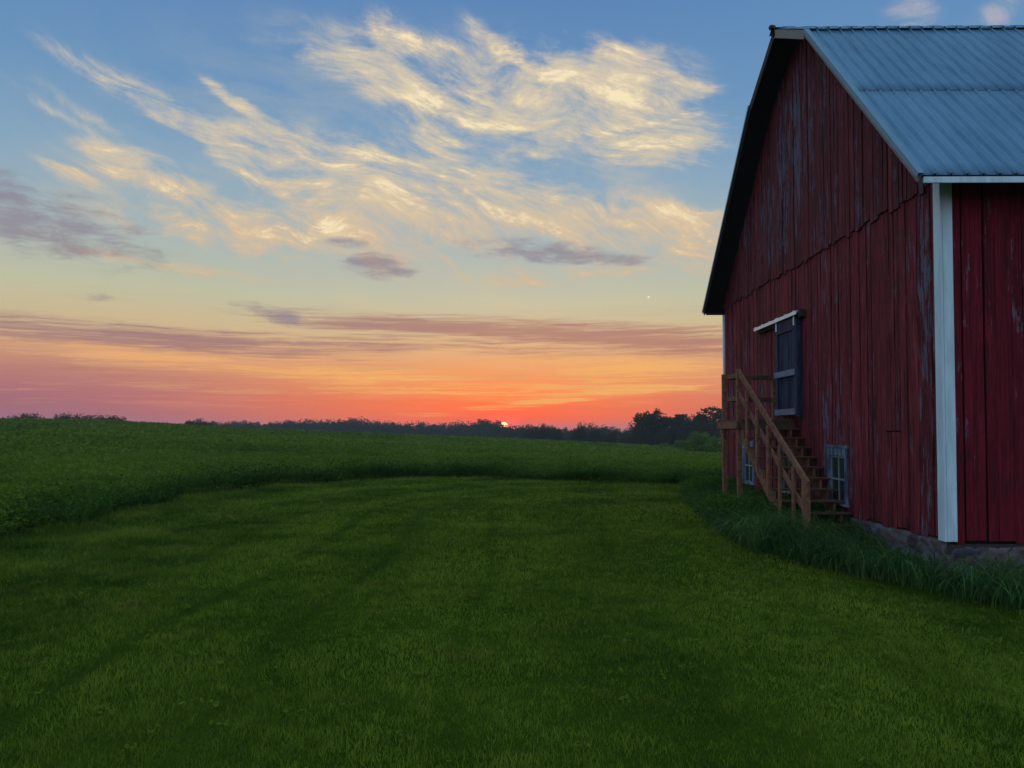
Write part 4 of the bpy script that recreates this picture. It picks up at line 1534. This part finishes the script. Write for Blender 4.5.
# posts
for (px_, py_, zt, lab) in ((XO, 16.38, 2.83, 'far outer post of the landing'), (XO, 15.30, 2.86, 'near outer post of the landing')):
    mb = MB()
    mb.box(px_ - 0.045, px_ + 0.045, py_ - 0.045, py_ + 0.045, gz(px_, py_) - 0.3, zt)
    part(mb, 'post', label=lab)
mb = MB()
mb.box(5.37, 5.455, 16.34, 16.42, 1.86, 2.80)
part(mb, 'post', label='short railing post against the barn wall')
mb = MB()
mb.box(4.275, 4.375, 11.63, 11.73, gz(4.3, 11.7) - 0.3, 0.86)
part(mb, 'newel_post')
# landing
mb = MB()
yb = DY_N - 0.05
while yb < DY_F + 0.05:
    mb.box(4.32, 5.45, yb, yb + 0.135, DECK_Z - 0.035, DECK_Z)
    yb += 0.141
part(mb, 'landing_deck', M_LUM_SHADED)
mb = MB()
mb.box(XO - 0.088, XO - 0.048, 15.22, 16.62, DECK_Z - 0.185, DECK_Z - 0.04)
part(mb, 'rim_joist', label='outer rim board of the landing, coloured as lit, sticking out past the far post')
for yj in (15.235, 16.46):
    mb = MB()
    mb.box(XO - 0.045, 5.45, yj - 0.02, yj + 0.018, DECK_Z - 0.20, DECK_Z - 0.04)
    part(mb, 'rim_joist', M_LUM_SHADED)
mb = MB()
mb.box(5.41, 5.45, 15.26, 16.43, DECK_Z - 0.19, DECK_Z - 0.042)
part(mb, 'rim_joist', M_LUM_SHADED)
# landing railing, far side and outer side
for z in (2.76, 2.29):
    mb = MB()
    mb.box(XO + 0.046, 5.37, 16.36, 16.40, z - 0.05, z + 0.05)
    part(mb, 'rail', M_LUM_SHADED)
    mb = MB()
    mb.box(XO + 0.046, XO + 0.084, 15.26, 16.35, z - 0.045, z + 0.05)
    part(mb, 'rail')
# stringers with saw-tooth tops
for xs in (4.385, 4.84, 5.29):
    pts = []
    for k in range(-1, 10):
        yk, zk = nose(k)
        pts.append((xs, yk + 0.02, zk - 0.175 - 0.032 if k > -1 else zk - 0.21))
        pts.append((xs, yk + 0.02, zk - 0.032))
    pts.append((xs, DY_N - 0.09, nose(9)[1] - 0.032))
    y9 = DY_N - 0.09
    pts.append((xs, y9, nose(9)[1] - 0.30 + 0.1))
    pts.append((xs, y9 - 0.05, nose(9)[1] - 0.32 + 0.06))
    yl, zl = nose(-1)
    pts.append((xs, yl + 0.22, zl - 0.32 + 0.02))
    pts.append((xs, yl + 0.02, zl - 0.36))
    # dedupe the first repeated point
    mb = MB()
    mb.prism(pts[1:], (0.038, 0, 0))
    part(mb, 'stringer', label={4.385: 'outer saw-tooth stringer', 4.84: 'middle saw-tooth stringer', 5.29: 'saw-tooth stringer beside the wall'}[xs], bevel=0)
# treads
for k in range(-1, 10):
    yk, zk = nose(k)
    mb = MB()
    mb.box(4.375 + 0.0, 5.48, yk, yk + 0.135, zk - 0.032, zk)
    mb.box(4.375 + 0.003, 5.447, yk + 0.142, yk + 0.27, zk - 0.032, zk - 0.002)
    part(mb, 'tread', M_LUM_SHADED)
# handrail, lower rail
mb = MB()
mb.bar((XO - 0.005, 15.26, 2.795), (XO - 0.025, 11.62, 0.835), 0.038, 0.125)
part(mb, 'handrail')
mb = MB()
mb.bar((XO - 0.002, 15.26, 2.36), (XO - 0.020, 11.72, 0.40), 0.036, 0.09)
part(mb, 'rail', label='sloping lower rail of the stairs')
# balusters
for yb in (14.56, 13.95, 13.34, 12.75, 12.12):
    u = (15.26 - yb) / 3.64
    ztop = 2.795 - 1.96 * u - 0.03
    zbot = 0.11 + (yb - 12.45) * 0.6035 - 0.14
    mb = MB()
    mb.box(4.275, 4.313, yb - 0.042, yb + 0.042, zbot, ztop)
    part(mb, 'baluster')

# ------------------------------------------------------------------ evening air
def build_haze():
    m, t, out = material('evening_air')
    v = t.new('ShaderNodeVolumePrincipled')
    v.inputs['Color'].default_value = (0.86, 0.86, 0.92, 1)
    v.inputs['Density'].default_value = 0.00032
    v.inputs['Anisotropy'].default_value = 0.0
    t.l.new(v.outputs[0], out.inputs['Volume'])
    mb = MB()
    mb.box(-2500, 2500, -2500, 2500, -30, 14)
    o = mb.build('haze', m)
    setp(o, 'thin evening haze over the fields', 'haze', kind='stuff')


build_haze()

# ------------------------------------------------------------------ camera
cam = bpy.data.cameras.new('camera')
cam.sensor_width = 36.0
cam.lens = 36.0 * 770.0 / 1024.0
cam.clip_start = 0.05
cam.clip_end = 20000
co = bpy.data.objects.new('camera', cam)
COL.objects.link(co)
co.location = (0, 0, EYE)
cam.shift_y = 23.15 / 1024.0
co.rotation_euler = (rad(90 + 1.7), 0, rad(0.52))
scene.camera = co

scene.render.engine = 'CYCLES'
scene.cycles.max_bounces = 4
scene.cycles.diffuse_bounces = 2
scene.cycles.glossy_bounces = 2
scene.cycles.transmission_bounces = 2
scene.view_settings.view_transform = 'Standard'
scene.view_settings.look = 'None'
scene.view_settings.exposure = 0.0
scene.view_settings.gamma = 1.0
scene.render.resolution_x = 1024
scene.render.resolution_y = 768
